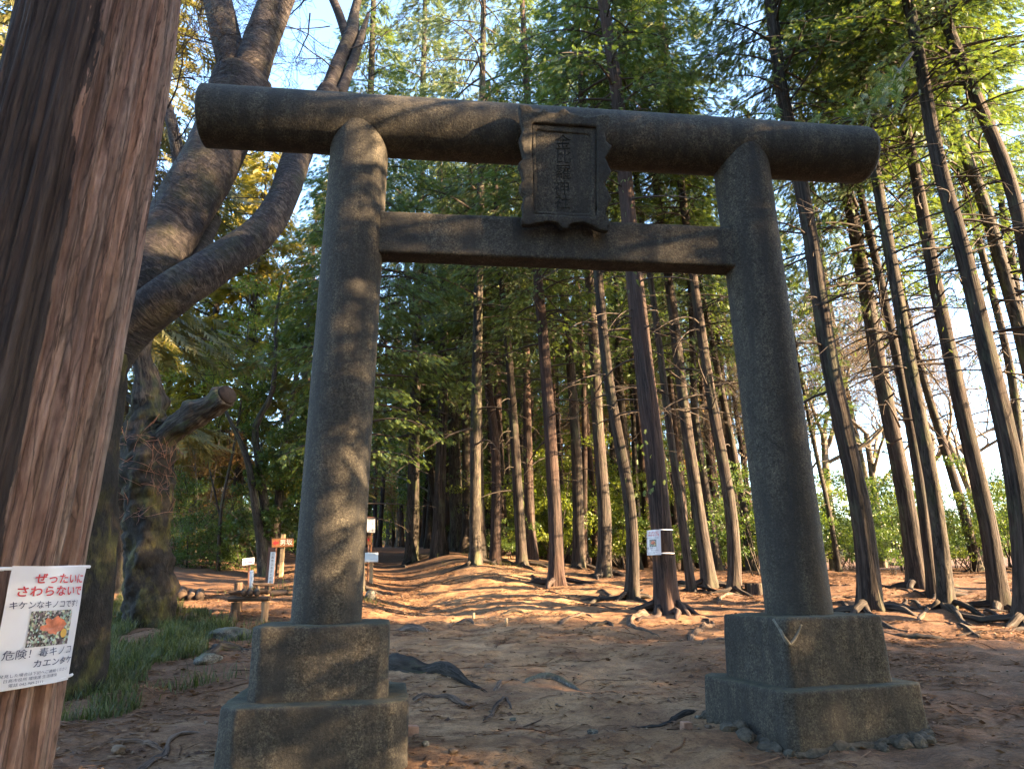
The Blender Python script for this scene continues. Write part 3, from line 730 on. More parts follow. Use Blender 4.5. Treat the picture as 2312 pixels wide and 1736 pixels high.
# (label, axis points foot to top, width px, index of width point, height, bark, crown list, crown index, roots)
TR = [
 ('slender straight cypress with reddish lit side, third trunk to the right of the path mouth', [(1117,1279),(1119,1000),(1099,850),(1085,683),(1074,614)], 20, 1, 16, B_RED, C_MID, 0, 3),
 ('pale sunlit cypress trunk with mossy streaks just left of the flared dark red trunk', [(1180,1286),(1165,1040),(1157,905),(1141,725),(1130,614)], 21, 1, 16, B_HINOKI, C_MID, 1, 4),
 ('stout dark red cypress with widely flared foot at the right edge of the path', [(1258,1318),(1255,1170),(1246,1043),(1230,794),(1213,614)], 29, 2, 17, B_RED, C_MID, 2, 6),
 ('grey cypress standing alone between the flared red trunk and the lit leaning pair', [(1307,1280),(1303,1043),(1285,780),(1268,614)], 24, 1, 17, B_HINOKI, C_MID, 0, 4),
 ('thick cypress with a bright sunlit right edge, left neighbour of the S curved trunk', [(1362,1300),(1368,1170),(1355,1043),(1343,800),(1331,617)], 28, 2, 17, B_HINOKI, C_HIGH, 0, 4),
 ('cypress with an S curved trunk and spreading roots just left of the poster tree', [(1424,1352),(1432,1240),(1424,1120),(1403,1030),(1368,822),(1350,617)], 27, 2, 16, B_HINOKI, C_HIGH, 1, 6),
 ('largest middle cypress carrying the white mushroom poster, with a swollen burl at its foot', [(1506,1381),(1498,1250),(1490,1130),(1480,1043),(1433,617),(1415,430),(1385,120),(1362,0)], 46, 3, 18, B_RED, C_HIGH, 2, 8),
 ('slim cypress hidden close behind the poster tree, showing along its right side', [(1562,1335),(1534,1130),(1516,1000),(1477,683),(1440,430)], 17, 2, 17, B_HINOKI, C_HIGH, 3, 3),
 ('cypress with braided roots and lit right edge, second trunk right of the poster tree', [(1603,1324),(1580,1160),(1563,1043),(1516,628),(1490,430)], 26, 2, 17, B_HINOKI, C_HIGH, 0, 7),
 ('thin pale cypress half hidden behind the trunk with braided roots', [(1620,1289),(1600,1130),(1582,1043),(1560,628)], 18, 2, 17, B_HINOKI, C_MID, 1, 2),
 ('cypress with crooked foot beside the cut stump, left of the right pillar', [(1656,1338),(1663,1250),(1650,1130),(1632,1043),(1566,628),(1540,430)], 25, 3, 17, B_HINOKI, C_HIGH, 1, 5),
 ('slim pale cypress almost touching the left edge of the right pillar', [(1697,1286),(1680,1150),(1660,1043),(1594,711),(1570,600)], 17, 2, 16, B_HINOKI, C_HIGH, 2, 3),
 ('big cypress with hanging foliage on its stem, first trunk right of the right pillar', [(1966,1385),(1954,1177),(1918,1042),(1876,861),(1849,710),(1830,560),(1802,412),(1755,217),(1738,50)], 42, 2, 18, B_HINOKI, C_HIGH, 2, 7),
 ('thin dark cypress behind the foliage hung trunk', [(1996,1275),(1946,1042),(1882,710),(1861,560),(1842,412),(1813,235)], 17, 1, 17, B_DARK, C_HIGH, 3, 2),
 ('broad dark cypress standing second right of the pillar, leaning left', [(2074,1328),(2050,1150),(2027,1042),(1988,861),(1961,710),(1934,560),(1907,426),(1871,253),(1853,126)], 36, 2, 18, B_HINOKI, C_HIGH, 0, 6),
 ('slender cypress with a sunlit right edge pressed against the deep black one', [(2107,1346),(2088,1170),(2072,1042),(2039,861),(2015,740),(1977,560),(1947,423),(1900,235),(1867,90)], 21, 2, 17, B_HINOKI, C_MID, 2, 3),
 ('deep black cypress with splayed roots in the middle of the right hand row', [(2136,1383),(2121,1180),(2096,1042),(2051,831),(2027,680),(2004,560),(1976,415),(1950,253),(1925,36)], 30, 2, 18, B_DARK, C_HIGH, 1, 8),
 ('slim far cypress leaning left behind the black one', [(2207,1284),(2170,1130),(2141,1042),(2096,891),(2069,801),(2045,695),(2010,540)], 18, 2, 17, B_HINOKI, C_HIGH, 2, 2),
 ('smooth dark cypress with a small green sprig low on its stem', [(2258,1377),(2235,1180),(2195,1042),(2156,861),(2123,710),(2093,560),(2055,343),(2030,253),(2008,144),(1983,0)], 33, 2, 18, B_HINOKI, C_HIGH, 3, 6),
 ('stoutest cypress at the right border with torn sunlit bark', [(2318,1408),(2303,1130),(2289,1042),(2247,891),(2210,740),(2171,560),(2113,397),(2088,235),(2055,72)], 41, 2, 18, B_HINOKI, C_HIGH, 0, 7),
 ('thin cypress behind the stoutest border trunk', [(2330,1300),(2303,1042),(2286,861),(2250,710),(2210,560),(2178,433),(2150,330)], 20, 1, 17, B_DARK, C_HIGH, 1, 2),
 ('dark cypress whose foot lies beyond the right border, crossing the frame edge high up', [(2420,1330),(2356,1000),(2310,770),(2283,680),(2250,560),(2185,361),(2135,253),(2080,108)], 31, 2, 18, B_DARK, C_HIGH, 2, 3),
 ('outermost cypress seen only in the upper right corner', [(2480,1400),(2380,900),(2300,560),(2286,451),(2221,307),(2178,217),(2124,90)], 30, 2, 18, B_HINOKI, C_HIGH, 3, 3),
 ('spindly cypress in the upper right corner with many dead twigs', [(2420,1290),(2330,900),(2274,560),(2250,440),(2236,325),(2221,162)], 15, 2, 17, B_DARK, C_HIGH, 0, 0),
 ('pitch dark cypress standing left of the path mouth in deep shade', [(1033,1252),(1030,1130),(1027,1043),(1022,890),(1012,700)], 27, 2, 17, B_DARK, C_LOW, 0, 4),
 ('pair of leaning dark trunks at the path, the tilted one', [(1012,1249),(984,1130),(965,1000),(950,850)], 20, 1, 16, B_DARK, C_MID, 1, 2),
 ('thin dark cypress in the path mouth, right of two', [(960,1227),(954,1116),(948,1000),(935,850)], 13, 1, 16, B_DARK, C_MID, 0, 0),
 ('dark cypress close to the white notice board at the left of the path', [(868,1219),(861,1130),(855,1000),(850,850)], 15, 1, 16, B_DARK, C_LOW, 1, 0),
 ('thin dark cypress in the path mouth, left of two', [(921,1215),(919,1130),(915,1000)], 12, 1, 16, B_DARK, C_MID, 2, 0),
 ('slim reddish cypress far behind the lit pale trunks', [(1232,1263),(1222,1100),(1213,1043),(1203,870),(1185,750),(1165,614)], 16, 2, 17, B_RED, C_MID, 1, 0),
 ('far orange lit cypress left of the flared red trunk', [(1204,1244),(1200,1100),(1197,1000),(1185,800)], 12, 1, 16, B_RED, C_MID, 0, 0),
 ('black wide footed cypress behind the pale sunlit trunk', [(1156,1243),(1159,1150),(1160,1050),(1150,850)], 20, 1, 16, B_DARK, C_MID, 2, 0),
 ('thin dark cypress rising left of the straight reddish one', [(1091,1234),(1090,1100),(1088,1000),(1080,850)], 11, 1, 16, B_DARK, C_MID, 1, 0),
 ('rust red pine like trunk glowing behind the trunks left of the right pillar', [(1612,1262),(1602,1043),(1588,850),(1578,700)], 15, 1, 17, B_RED, C_MID, 0, 0),
 ('slim leaning sapling trunk right of the right pillar', [(1895,1288),(1868,1130),(1839,1000),(1815,870)], 10, 1, 10, B_DARK, C_MID, 2, 0),
]
for i, (lab, pts, w, wa, H, bk, cl, ci, rt) in enumerate(TR):
    measured_tree('cypress_tree', lab, 'tree', pts, w, wa, H, bk, cl[ci % len(cl)], CH, 100 + i, HG, rt, sides=18 if w > 24 else 12)
# full low crowned cypresses left of the pillar gap
measured_tree('cypress_tree', 'bushy low crowned cypress hidden behind the left pillar, its boughs filling the gate opening', 'tree', [(806,1322),(815,1000),(826,600),(836,200)], 28, 1, 18, B_DARK, C_LOW[0], CH, 301, HG, 3, crown_scale=0.92)
measured_tree('cypress_tree', 'greyish low crowned cypress whose boughs show above the top beam against the sky', 'tree', [(930,1262),(935,1000),(945,600),(955,200)], 26, 1, 25, B_DARK, C_LOW[1], CH, 302, HG, 3, crown_scale=1.42)
measured_tree('cypress_tree', 'tall cypress whose crown fills the sky just left of the plaque', 'tree', [(1072,1292),(1074,1000),(1082,600),(1090,200)], 24, 1, 24, B_DARK, C_MID[1], CH, 304, HG, 3, crown_scale=1.38)
measured_tree('cypress_tree', 'thin cypress right behind the plaque and the tie beam', 'tree', [(1285,1268),(1284,1000),(1280,600),(1275,200)], 18, 1, 22, B_HINOKI, C_MID[2], CH, 305, HG, 0, crown_scale=1.3)
measured_tree('cypress_tree', 'cypress with drooping boughs left of the path mouth, above the white notice board', 'tree', [(885,1240),(890,1000),(900,700)], 20, 1, 19, B_DARK, C_LOW[0], CH, 303, HG, 0, crown_scale=1.0)

# ================================================================== FAR TRUNKS: many alike, one build copied
def simple_tree(name, H, rad, bark, crown_mesh, seed, label, group, loc):
    root = empty(name, loc, label, 'tree', group)
    mb = MB(); z = np.linspace(0, H, 16)
    P = np.stack([0.10 * np.sin(z * 0.35 + seed), 0.10 * np.cos(z * 0.3 + seed), z - 0.15], -1); P[:, :2] -= P[0, :2]
    tube(mb, P, rad * (1 - 0.65 * z / H), 9, cap=False, lobes=flare_fn(rad, seed, seed), rough=0.04, seed=seed)
    mb.obj('trunk', [bark], root)
    obj_new('crown', crown_mesh, root).scale = (H / CH,) * 3
    return root
def copy_tree(src, loc, rz, sc, label=None, group=None):
    c = src.copy(); COL.objects.link(c); c.location = loc; c.rotation_euler = (random.uniform(-.03, .03), random.uniform(-.03, .03), rz); c.scale = (sc, sc, sc)
    if label: c['label'] = label
    if group: c['group'] = group
    for ch in src.children:
        d = ch.copy(); COL.objects.link(d); d.parent = c
    return c
FG = 'distant trunks in the depth of the wood'
FL = 'distant slim cypress trunk in the depth of the wood beyond the path'
protos = []
far_pts = []
tries = 0
rf = np.random.default_rng(77)
while len(far_pts) < 150 and tries < 8000:
    tries += 1
    y = 24 + 34 * rf.uniform() ** 1.7; u = rf.uniform(-0.30, 0.40); x = u * y
    if abs(x - path_x(y)) < 1.6 and y < 40: continue
    if u < -0.16 and rf.uniform() < 0.75: continue
    if u > 0.25 and rf.uniform() < 0.45: continue
    if all((x - a) ** 2 + (y - b) ** 2 > 1.6 ** 2 for a, b in far_pts): far_pts.append((x, y))
for i, (x, y) in enumerate(far_pts):
    loc = (x, y, float(ground(x, y)))
    if i < 3:
        protos.append(simple_tree('far_cypress', 16, [0.17, 0.20, 0.15][i], [B_RED, B_HINOKI, B_RED][i], C_FAR[i % 2], i, FL, FG, loc))
    else:
        copy_tree(protos[i % 3], loc, rf.uniform(0, 6.28), rf.uniform(0.8, 1.15))
# trees beside and behind the viewer on the sunny side: their trunks and crowns cast the dappled shade
SG = 'cypresses on the sunny side of the clearing'
SL = 'cypress of the sunny side stand that shades the clearing, outside the view'
C_SHADE = C_LOW[0]
sp = simple_tree('shade_cypress', 16, 0.19, B_HINOKI, C_SUNSIDE[1], 5, SL, SG, (9.5, -1.5, float(ground(9.5, -1.5))))
sp2 = simple_tree('shade_cypress', 16, 0.19, B_HINOKI, C_SUNSIDE[0], 6, SL, SG, (14, -7, float(ground(14, -7))))
sp3 = simple_tree('shade_cypress', 16, 0.19, B_HINOKI, C_LOW[0], 7, SL, SG, (16.5, 3.5, float(ground(16.5, 3.5))))
shade = []
def try_shade(x, y, gap):
    if y > -1 and abs(x) < 0.80 * y + 1.8: return
    if math.hypot(x, y) < 4.2: return
    if all((x - a) ** 2 + (y - b) ** 2 > gap ** 2 for a, b in shade): shade.append((x, y))
for D in np.arange(5, 34, 2.0):                       # those that stand between the sun and the left of the clearing
    for q in ((-1.5, 2.3), (-3.0, 6.5), (-4.6, 10.3)):
        j = rf.uniform(-1.6, 1.6)
        try_shade(q[0] + SUN_AZ[0] * D - SUN_AZ[1] * j, q[1] + SUN_AZ[1] * D + SUN_AZ[0] * j, 2.3)
nt = len(shade)
for tries in range(3000):
    D = rf.uniform(7, 42); t = rf.uniform(-16, 4)
    x, y = np.array([1.5, 7.0]) + SUN_AZ * D + np.array([-SUN_AZ[1], SUN_AZ[0]]) * t
    try_shade(x, y, 2.6)
    if len(shade) > nt + 20: break
for tries in range(3000):                              # the wood goes on behind the viewer
    try_shade(rf.uniform(-24, 14), rf.uniform(-26, -3.5), 2.7)
    if len(shade) > nt + 20 + 52: break
for i, (x, y) in enumerate(shade):
    args = (rf.uniform(0, 6.28), rf.uniform(0.85, 1.15))
    if i in (3, 4, 6, 12, 13, 18): continue                    # gaps in the canopy where the sun comes through
    copy_tree(sp3 if (i < nt and i % 2 == 0) else sp if (i % 2 and nt <= i < nt + 20) else sp2, (x, y, float(ground(x, y))), *args)
# ================================================================== NEAR CEDAR WITH POSTER
M = Mat('near_cedar_bark')
co = M.coord('bark', (1, 1, 0.07)); co2 = M.coord('bark', (1, 1, 0.16)); co3 = M.coord('bark', (1, 1, 0.35))
f1 = M.noise(co, 30, 7, 0.62, 0.5); f2 = M.noise(co2, 80, 5, 0.6); f3 = M.noise(co, 11, 6, 0.6, 0.4)
c = M.ramp(f1, [(0.28, (0.075, 0.042, 0.032)), (0.45, (0.215, 0.122, 0.09)), (0.58, (0.30, 0.185, 0.14)), (0.75, (0.42, 0.30, 0.24))])
c = M.mix(M.ramp(f3, [(0.45, (0, 0, 0)), (0.62, (0.75, 0.75, 0.75))]), c, M.ramp(f1, [(0.3, (0.085, 0.056, 0.041)), (0.7, (0.30, 0.235, 0.19))]))
c = M.mix(0.55, c, M.ramp(f2, [(0.3, (0.22, 0.22, 0.22)), (0.7, (0.78, 0.78, 0.78))]), 'OVERLAY')
cs_ = M.coord('bark', (1, 1, 0.020))
wob_ = M.new('ShaderNodeMix', data_type='RGBA', blend_type='LINEAR_LIGHT'); wob_.inputs[0].default_value = 0.022
M.link(cs_, wob_.inputs[6]); nz_ = M.new('ShaderNodeTexNoise'); nz_.inputs['Scale'].default_value = 9; nz_.inputs['Detail'].default_value = 5; M.link(M.coord('bark', (1, 1, 0.3)), nz_.inputs['Vector']); M.link(nz_.outputs['Color'], wob_.inputs[7])
cell = M.vor(wob_.outputs[2], 34, out='Color'); cbw = M.new('ShaderNodeRGBToBW'); M.link(cell, cbw.inputs[0])
c = M.mix(0.55, c, M.ramp(cbw.outputs[0], [(0.2, (0.24, 0.24, 0.25)), (0.5, (0.5, 0.5, 0.5)), (0.8, (0.78, 0.76, 0.74))]), 'OVERLAY')
edg = M.ramp(M.vor(wob_.outputs[2], 34, 'DISTANCE_TO_EDGE'), [(0.0, (1, 1, 1)), (0.07, (0, 0, 0))])
c = M.mix(M.math('MULTIPLY', edg, 0.6), c, (0.022, 0.014, 0.012))
M.bump(M.vor(wob_.outputs[2], 34, 'DISTANCE_TO_EDGE'), 0.8, 0.02)
crk = M.ramp(M.math('ABSOLUTE', M.math('SUBTRACT', M.noise(M.coord('bark', (1, 1, 0.05)), 17, 6, 0.62, 0.4), 0.5)), [(0.0, (1, 1, 1)), (0.016, (0, 0, 0))])
c = M.mix(M.math('MULTIPLY', crk, 0.7), c, (0.02, 0.013, 0.011))
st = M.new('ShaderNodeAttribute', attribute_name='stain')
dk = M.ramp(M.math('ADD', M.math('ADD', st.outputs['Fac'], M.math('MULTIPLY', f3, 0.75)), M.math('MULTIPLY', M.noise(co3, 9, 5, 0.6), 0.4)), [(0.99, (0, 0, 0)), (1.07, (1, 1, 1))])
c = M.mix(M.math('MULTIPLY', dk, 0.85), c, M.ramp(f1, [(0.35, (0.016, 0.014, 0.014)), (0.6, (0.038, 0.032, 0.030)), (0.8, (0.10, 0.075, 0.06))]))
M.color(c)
M.bump(f1, 1.0, 0.02); M.bump(f2, 0.6, 0.006)
M.b.inputs['Roughness'].default_value = 0.88
NEARB = M.m
CY = 2.25
apts = [(-168, 1860), (-136, 1736), (-48, 1307), (128, 523), (228, 63)]
A3 = np.array([at_y(x, y, CY) for x, y in apts])
cb0 = A3[1].copy(); cb0[2] = float(ground(cb0[0], cb0[1]))
cedar = empty('cedar_tree', cb0, 'huge red brown fibrous cedar trunk close to the camera with a poster tied round it', 'tree')
dirv = A3[-1] - A3[1]; dirv /= np.linalg.norm(dirv)
zc = np.linspace(cb0[2] - 0.2, 9.0, 520)
AX = np.stack([np.interp(zc, A3[:, 2], A3[:, 0]), np.full_like(zc, CY), zc], -1)
above = zc > A3[-1, 2]; AX[above, 0] = A3[-1, 0] + (zc[above] - A3[-1, 2]) * 0.0
RC = 0.262
def cedar_r(a, z):
    flare = 0.09 * np.exp(-(z - cb0[2]) / 0.25)
    ca, sa = np.cos(a), np.sin(a)
    fur = 0.016 * fbm(ca * 7 + 11, sa * 7, z * 0.45, 3, 4) + 0.009 * (1 - np.abs(fbm(ca * 21, sa * 21, z * 0.7, 18, 2)) * 2) + 0.012 * (1 - np.abs(vnoise(ca * 13, sa * 13, z * 0.8, 8)) * 2) + 0.004 * fbm(ca * 30, sa * 30, z * 2.0, 4, 2)
    return RC * (1 - 0.012 * (z - cb0[2])) + flare * (0.6 + 0.5 * np.cos(3 * a + 1)) + fur
na = 420
aa = np.linspace(0, 2 * np.pi, na, endpoint=False)
A, Z = np.meshgrid(aa, zc); rr = cedar_r(A, Z)
# angle 0 faces the camera, positive to the right
view = -AX[0][:2] / np.linalg.norm(AX[0][:2]); base_ang = math.atan2(view[1], view[0])
def cdir(a): return np.stack([np.cos(base_ang + a), np.sin(base_ang + a)], -1)
D = cdir(A)
V = np.stack([AX[:, 0][:, None] + D[..., 0] * rr, AX[:, 1][:, None] + D[..., 1] * rr, Z], -1) - cb0
bark = np.stack([np.cos(A) * 0.28, np.sin(A) * 0.28, Z], -1)
mb = MB(); idx = np.arange(A.size).reshape(A.shape); nx = np.roll(idx, -1, 1)
mb.add(V, quads_to_tris(np.stack([idx[:-1], nx[:-1], nx[1:], idx[1:]], -1)), 0, bark.reshape(-1, 3))
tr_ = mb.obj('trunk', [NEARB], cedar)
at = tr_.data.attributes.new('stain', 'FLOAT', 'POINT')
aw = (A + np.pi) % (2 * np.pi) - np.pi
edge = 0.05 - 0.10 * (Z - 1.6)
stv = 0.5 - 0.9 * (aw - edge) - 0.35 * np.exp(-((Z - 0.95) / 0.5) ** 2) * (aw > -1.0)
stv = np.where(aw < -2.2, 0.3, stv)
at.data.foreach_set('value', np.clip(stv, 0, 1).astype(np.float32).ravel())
cr = conifer_crown('cedar_crown', 60, 18, 7.5, 8.5, 3.2, 60, 50, L_HINOKI, B_TWIG, dead=4, dead_lo=6.8)
mbt = MB(); zt = np.linspace(8.9, 17.5, 14)
tube(mbt, np.stack([np.full_like(zt, AX[-1, 0]), np.full_like(zt, CY), zt], -1) - cb0, np.linspace(0.235, 0.05, 14), 12)
mbt.obj('trunk', [NEARB], cedar)
oc = obj_new('crown', cr, cedar); oc.location = (AX[-1, 0] - cb0[0], 0, 0)

# posters ------------------------------------------------------------
PAPER = plain_mat('laminated_paper', (0.60, 0.59, 0.62), 0.22, 0.03, 5, 0.0, 0.5)
P_RED = plain_mat('red_print', (0.50, 0.035, 0.045), 0.3, 0.05, 5, 0)
P_INK = plain_mat('dark_print', (0.035, 0.035, 0.075), 0.3, 0.05, 5, 0)
P_TAPE = plain_mat('plastic_band', (0.62, 0.62, 0.66), 0.3, 0.1, 20, 0.1, 0.5)
M = Mat('printed_photo'); cg = M.coord('Generated')
vv = M.vor(cg, 17, out='Color'); bw = M.new('ShaderNodeRGBToBW'); M.link(vv, bw.inputs[0])
M.color(M.mix(0.3, M.ramp(bw.outputs[0], [(0.15, (0.025, 0.022, 0.022)), (0.5, (0.13, 0.115, 0.10)), (0.85, (0.42, 0.40, 0.40))]), vv, 'OVERLAY')); M.b.inputs['Roughness'].default_value = 0.3
P_PHOTO = M.m
P_MUSH = plain_mat('printed_orange_fungus', (0.48, 0.14, 0.07), 0.3, 0.6, 30, 0)
P_YEL = plain_mat('printed_yellow_leaf', (0.62, 0.36, 0.08), 0.3, 0.2, 30, 0)
def grid_sheet(w, h, n, m):
    x, y = np.meshgrid(np.linspace(-w / 2, w / 2, n), np.linspace(-h / 2, h / 2, m)); ix = np.arange(n * m).reshape(m, n)
    return np.stack([x, y], -1).reshape(-1, 2), quads_to_tris(np.stack([ix[:-1, :-1], ix[:-1, 1:], ix[1:, 1:], ix[1:, :-1]], -1))
LINES = [('ぜったいに', 0.163, 0.040, P_RED, 0.0012, 0.045), ('さわらないで', 0.118, 0.040, P_RED, 0.0012, 0.035), ('キケンなキノコです！', 0.071, 0.029, P_INK, 0.0006, 0.012),
         ('危険！毒キノコ', -0.098, 0.035, P_INK, 0.0003, -0.012), ('カエンタケ', -0.135, 0.029, P_INK, 0.0006, 0.075),
         ('発見した場合は下記へご連絡ください', -0.166, 0.0125, P_INK, 0.0003, 0.008), ('日高市役所 環境課 生活環境', -0.182, 0.0125, P_INK, 0.0003, -0.012), ('電話 042-989-2111', -0.198, 0.0125, P_INK, 0.0003, -0.030)]
def poster(name, loc, label, mapf, group, wid=0.265):
    """mapf(x, y, off) lays a point of the sheet on the trunk"""
    root = empty(name, loc, label, 'poster', group)
    loc = np.array(loc)
    v, f = grid_sheet(wid, 0.42, 24, 34)
    n = len(v)
    # rounded corners and a little waviness of the laminate
    cx = np.clip(np.abs(v[:, 0]) - (wid / 2 - 0.02), 0, 1); cy = np.clip(np.abs(v[:, 1]) - 0.19, 0, 1)
    wav = 0.002 * vnoise(v[:, 0] * 22, v[:, 1] * 14, 0, 3)
    fr = mapf(v[:, 0], v[:, 1], 0.006 + wav); bk = mapf(v[:, 0], v[:, 1], 0.0045 + wav)
    m = MB(); m.add(fr - loc, f); m.add(bk - loc, f[:, ::-1]); m.obj('sheet', [PAPER], root)
    def lay(nm, v2, f2, mt, off, parent=root):
        wv = 0.002 * vnoise(v2[:, 0] * 22, v2[:, 1] * 14, 0, 3)
        m = MB(); m.add(mapf(v2[:, 0], v2[:, 1], 0.006 + wv + off) - loc, f2); return m.obj(nm, [mt], parent, smooth=False)
    for body, y, sz, mt, bold, xo in LINES:
        v2, f2 = text_tris(body, sz, 'CENTER', bold - 0.0003); xo = xo * 0.7 - 0.010
        w = v2[:, 0].max() - v2[:, 0].min(); k = min(1.0, (wid - 0.012 - 0.0) / w * (1.0 if abs(xo) < 0.02 else 0.80))
        v2 = v2[:, :2] * [k * 0.90, 1.0]; xo2 = np.clip(xo, -wid / 2 + w * k / 2 + 0.004, wid / 2 - w * k / 2 - 0.004)
        lay('lettering', v2 + [xo2, y], f2, mt, 0.0045)
    pv, pf = grid_sheet(0.128, 0.125, 16, 14)
    lay('photo_print', pv + [0.012, -0.012], pf, P_PHOTO, 0.002)
    k = 26; th = np.linspace(0, 2 * np.pi, k, endpoint=False)
    rad = 0.030 * (1 + 0.42 * np.abs(np.sin(th * 3.5)) + 0.15 * np.sin(th * 9)) * np.where(np.sin(th) > -0.3, 1, 0.6)
    q = np.concatenate([[[0, 0]], np.stack([np.cos(th) * rad, np.sin(th) * rad], -1)]); qf = np.array([[0, 1 + i, 1 + (i + 1) % k] for i in range(k)])
    lay('fungus_print', q + [0.018, -0.012], qf, P_MUSH, 0.004)
    q2 = np.concatenate([[[0, 0]], np.stack([np.cos(th) * 0.011, np.sin(th) * 0.016], -1)])
    lay('leaf_print', q2 + [0.052, -0.034], qf, P_YEL, 0.004)
    return root
SZ = float(at_y(90, 1420, CY)[2])
def sheet_center():
    lo = at_y(110, 1565, CY - 0.24)[2]; hi = at_y(130, 1275, CY - 0.24)[2]
    return (lo + hi) / 2, hi - lo
scz, sch = sheet_center()
SA = math.radians(37)
def map_near(x, y, off):
    z = scz + y * (sch / 0.42)
    ax = np.interp(z, AX[:, 2], AX[:, 0])
    a = SA + x / (RC + 0.01)
    rs = RC * (1 - 0.012 * (z - cb0[2])) + 0.09 * np.exp(-(z - cb0[2]) / 0.25) * 0.6 + 0.040
    d = cdir(a)
    return np.stack([ax + d[..., 0] * (rs + off), CY + d[..., 1] * (rs + off), z], -1)
pn = poster('warning_poster', map_near(np.array([0.]), np.array([0.]), 0)[0], 'large white laminated mushroom warning poster with red headline on the near cedar trunk', map_near, 'mushroom warning posters', 0.228)
def band(parent, loc, mapf, y, x0, x1, w):
    m = MB(); xs = np.linspace(x0, x1, 60); vs = []
    for off, dy in ((0.003, -w / 2), (0.006, 0), (0.003, w / 2)):
        vs.append(mapf(xs, np.full_like(xs, y + dy + 0.0) + 0.006 * np.sin(xs * 9), off))
    V = np.stack(vs, 0); ix = np.arange(V.shape[0] * V.shape[1]).reshape(V.shape[:2])
    m.add(V.reshape(-1, 3) - loc, quads_to_tris(np.stack([ix[:-1, :-1], ix[:-1, 1:], ix[1:, 1:], ix[1:, :-1]], -1)))
    m.obj('band', [P_TAPE], parent)
band(pn, np.array(pn.location), map_near, 0.205, -0.75, -0.13, 0.014)
band(pn, np.array(pn.location), map_near, 0.206, -0.14, 0.15, 0.012)
band(pn, np.array(pn.location), map_near, -0.204, -0.75, 0.15, 0.012)
# second poster on the big middle cypress
pb = on_ground(1506, 1381); PY = pb[1]
ps = [(1488, 1193), (1500, 1255)]
pt0, pt1 = at_y(1496, 1180, PY), at_y(1499, 1262, PY)
q0, q1 = at_y(1478, 1195, PY - 0.28), at_y(1490, 1252, PY - 0.28)
pcz = (q0[2] + q1[2]) / 2; pch = abs(q0[2] - q1[2])
rr0 = px_to_m(60, pt0) / 2 * 1.02
def map_far(x, y, off):
    z = pcz + y * (pch / 0.42)
    t = (z - pt1[2]) / (pt0[2] - pt1[2]); ax = pt1[0] + (pt0[0] - pt1[0]) * t
    a = math.radians(-40) + x / (rr0 + 0.03)
    ba = math.atan2(-PY, -ax.mean() if hasattr(ax, 'mean') else -ax)
    rs = rr0 * (1.10 - 0.05 * t) + 0.03
    return np.stack([ax + np.cos(ba + a) * (rs + off), PY + np.sin(ba + a) * (rs + off), z], -1)
pf_ = poster('warning_poster', map_far(np.array([0.]), np.array([0.]), 0)[0], 'small looking white mushroom warning poster on the stout cypress beyond the gate', map_far, 'mushroom warning posters', 0.285)
band(pf_, np.array(pf_.location), map_far, 0.200, 0.12, 0.34, 0.016)
band(pf_, np.array(pf_.location), map_far, -0.190, 0.12, 0.34, 0.016)

# ================================================================== CHERRY TREE behind the gate
M = Mat('cherry_bark')
cb_ = M.coord('bark', (1, 1, 3.2)); cq = M.coord('bark', (1, 1, 1))
rings = M.noise(cb_, 9, 6, 0.65, 0.6); rough = M.noise(cq, 16, 7, 0.7)
c = M.ramp(rough, [(0.3, (0.010, 0.008, 0.009)), (0.55, (0.030, 0.025, 0.025)), (0.75, (0.07, 0.06, 0.056))])
c = M.mix(M.ramp(rings, [(0.50, (0, 0, 0)), (0.66, (0.8, 0.8, 0.8))]), c, (0.085, 0.072, 0.062))
c = M.mix(M.math('MULTIPLY', M.ramp(M.noise(cq, 2.6, 6, 0.65), [(0.48, (0, 0, 0)), (0.64, (1, 1, 1))]), 0.35), c, (0.05, 0.05, 0.02))
M.color(c); M.bump(rings, 0.9, 0.03); M.bump(rough, 0.8, 0.02)
B_CHERRY = M.m
M = Mat('mossy_bark'); cq = M.coord('bark', (1, 1, 0.5))
n1_ = M.noise(cq, 15, 7, 0.7); n2_ = M.noise(cq, 3.2, 6, 0.65)
c = M.ramp(n1_, [(0.3, (0.007, 0.006, 0.006)), (0.55, (0.02, 0.017, 0.014)), (0.78, (0.055, 0.045, 0.036))])
c = M.mix(M.ramp(n2_, [(0.50, (0, 0, 0)), (0.66, (0.8, 0.8, 0.8))]), c, M.ramp(n1_, [(0.35, (0.035, 0.037, 0.010)), (0.65, (0.12, 0.105, 0.024))]))
M.color(c); M.bump(n1_, 1.0, 0.04)
B_MOSSY = M.m
chb = on_ground(150, 1557); HY = chb[1]
cherry = empty('cherry_tree', chb, 'old mossy cherry tree with two great leaning limbs behind the left end of the gate', 'tree')
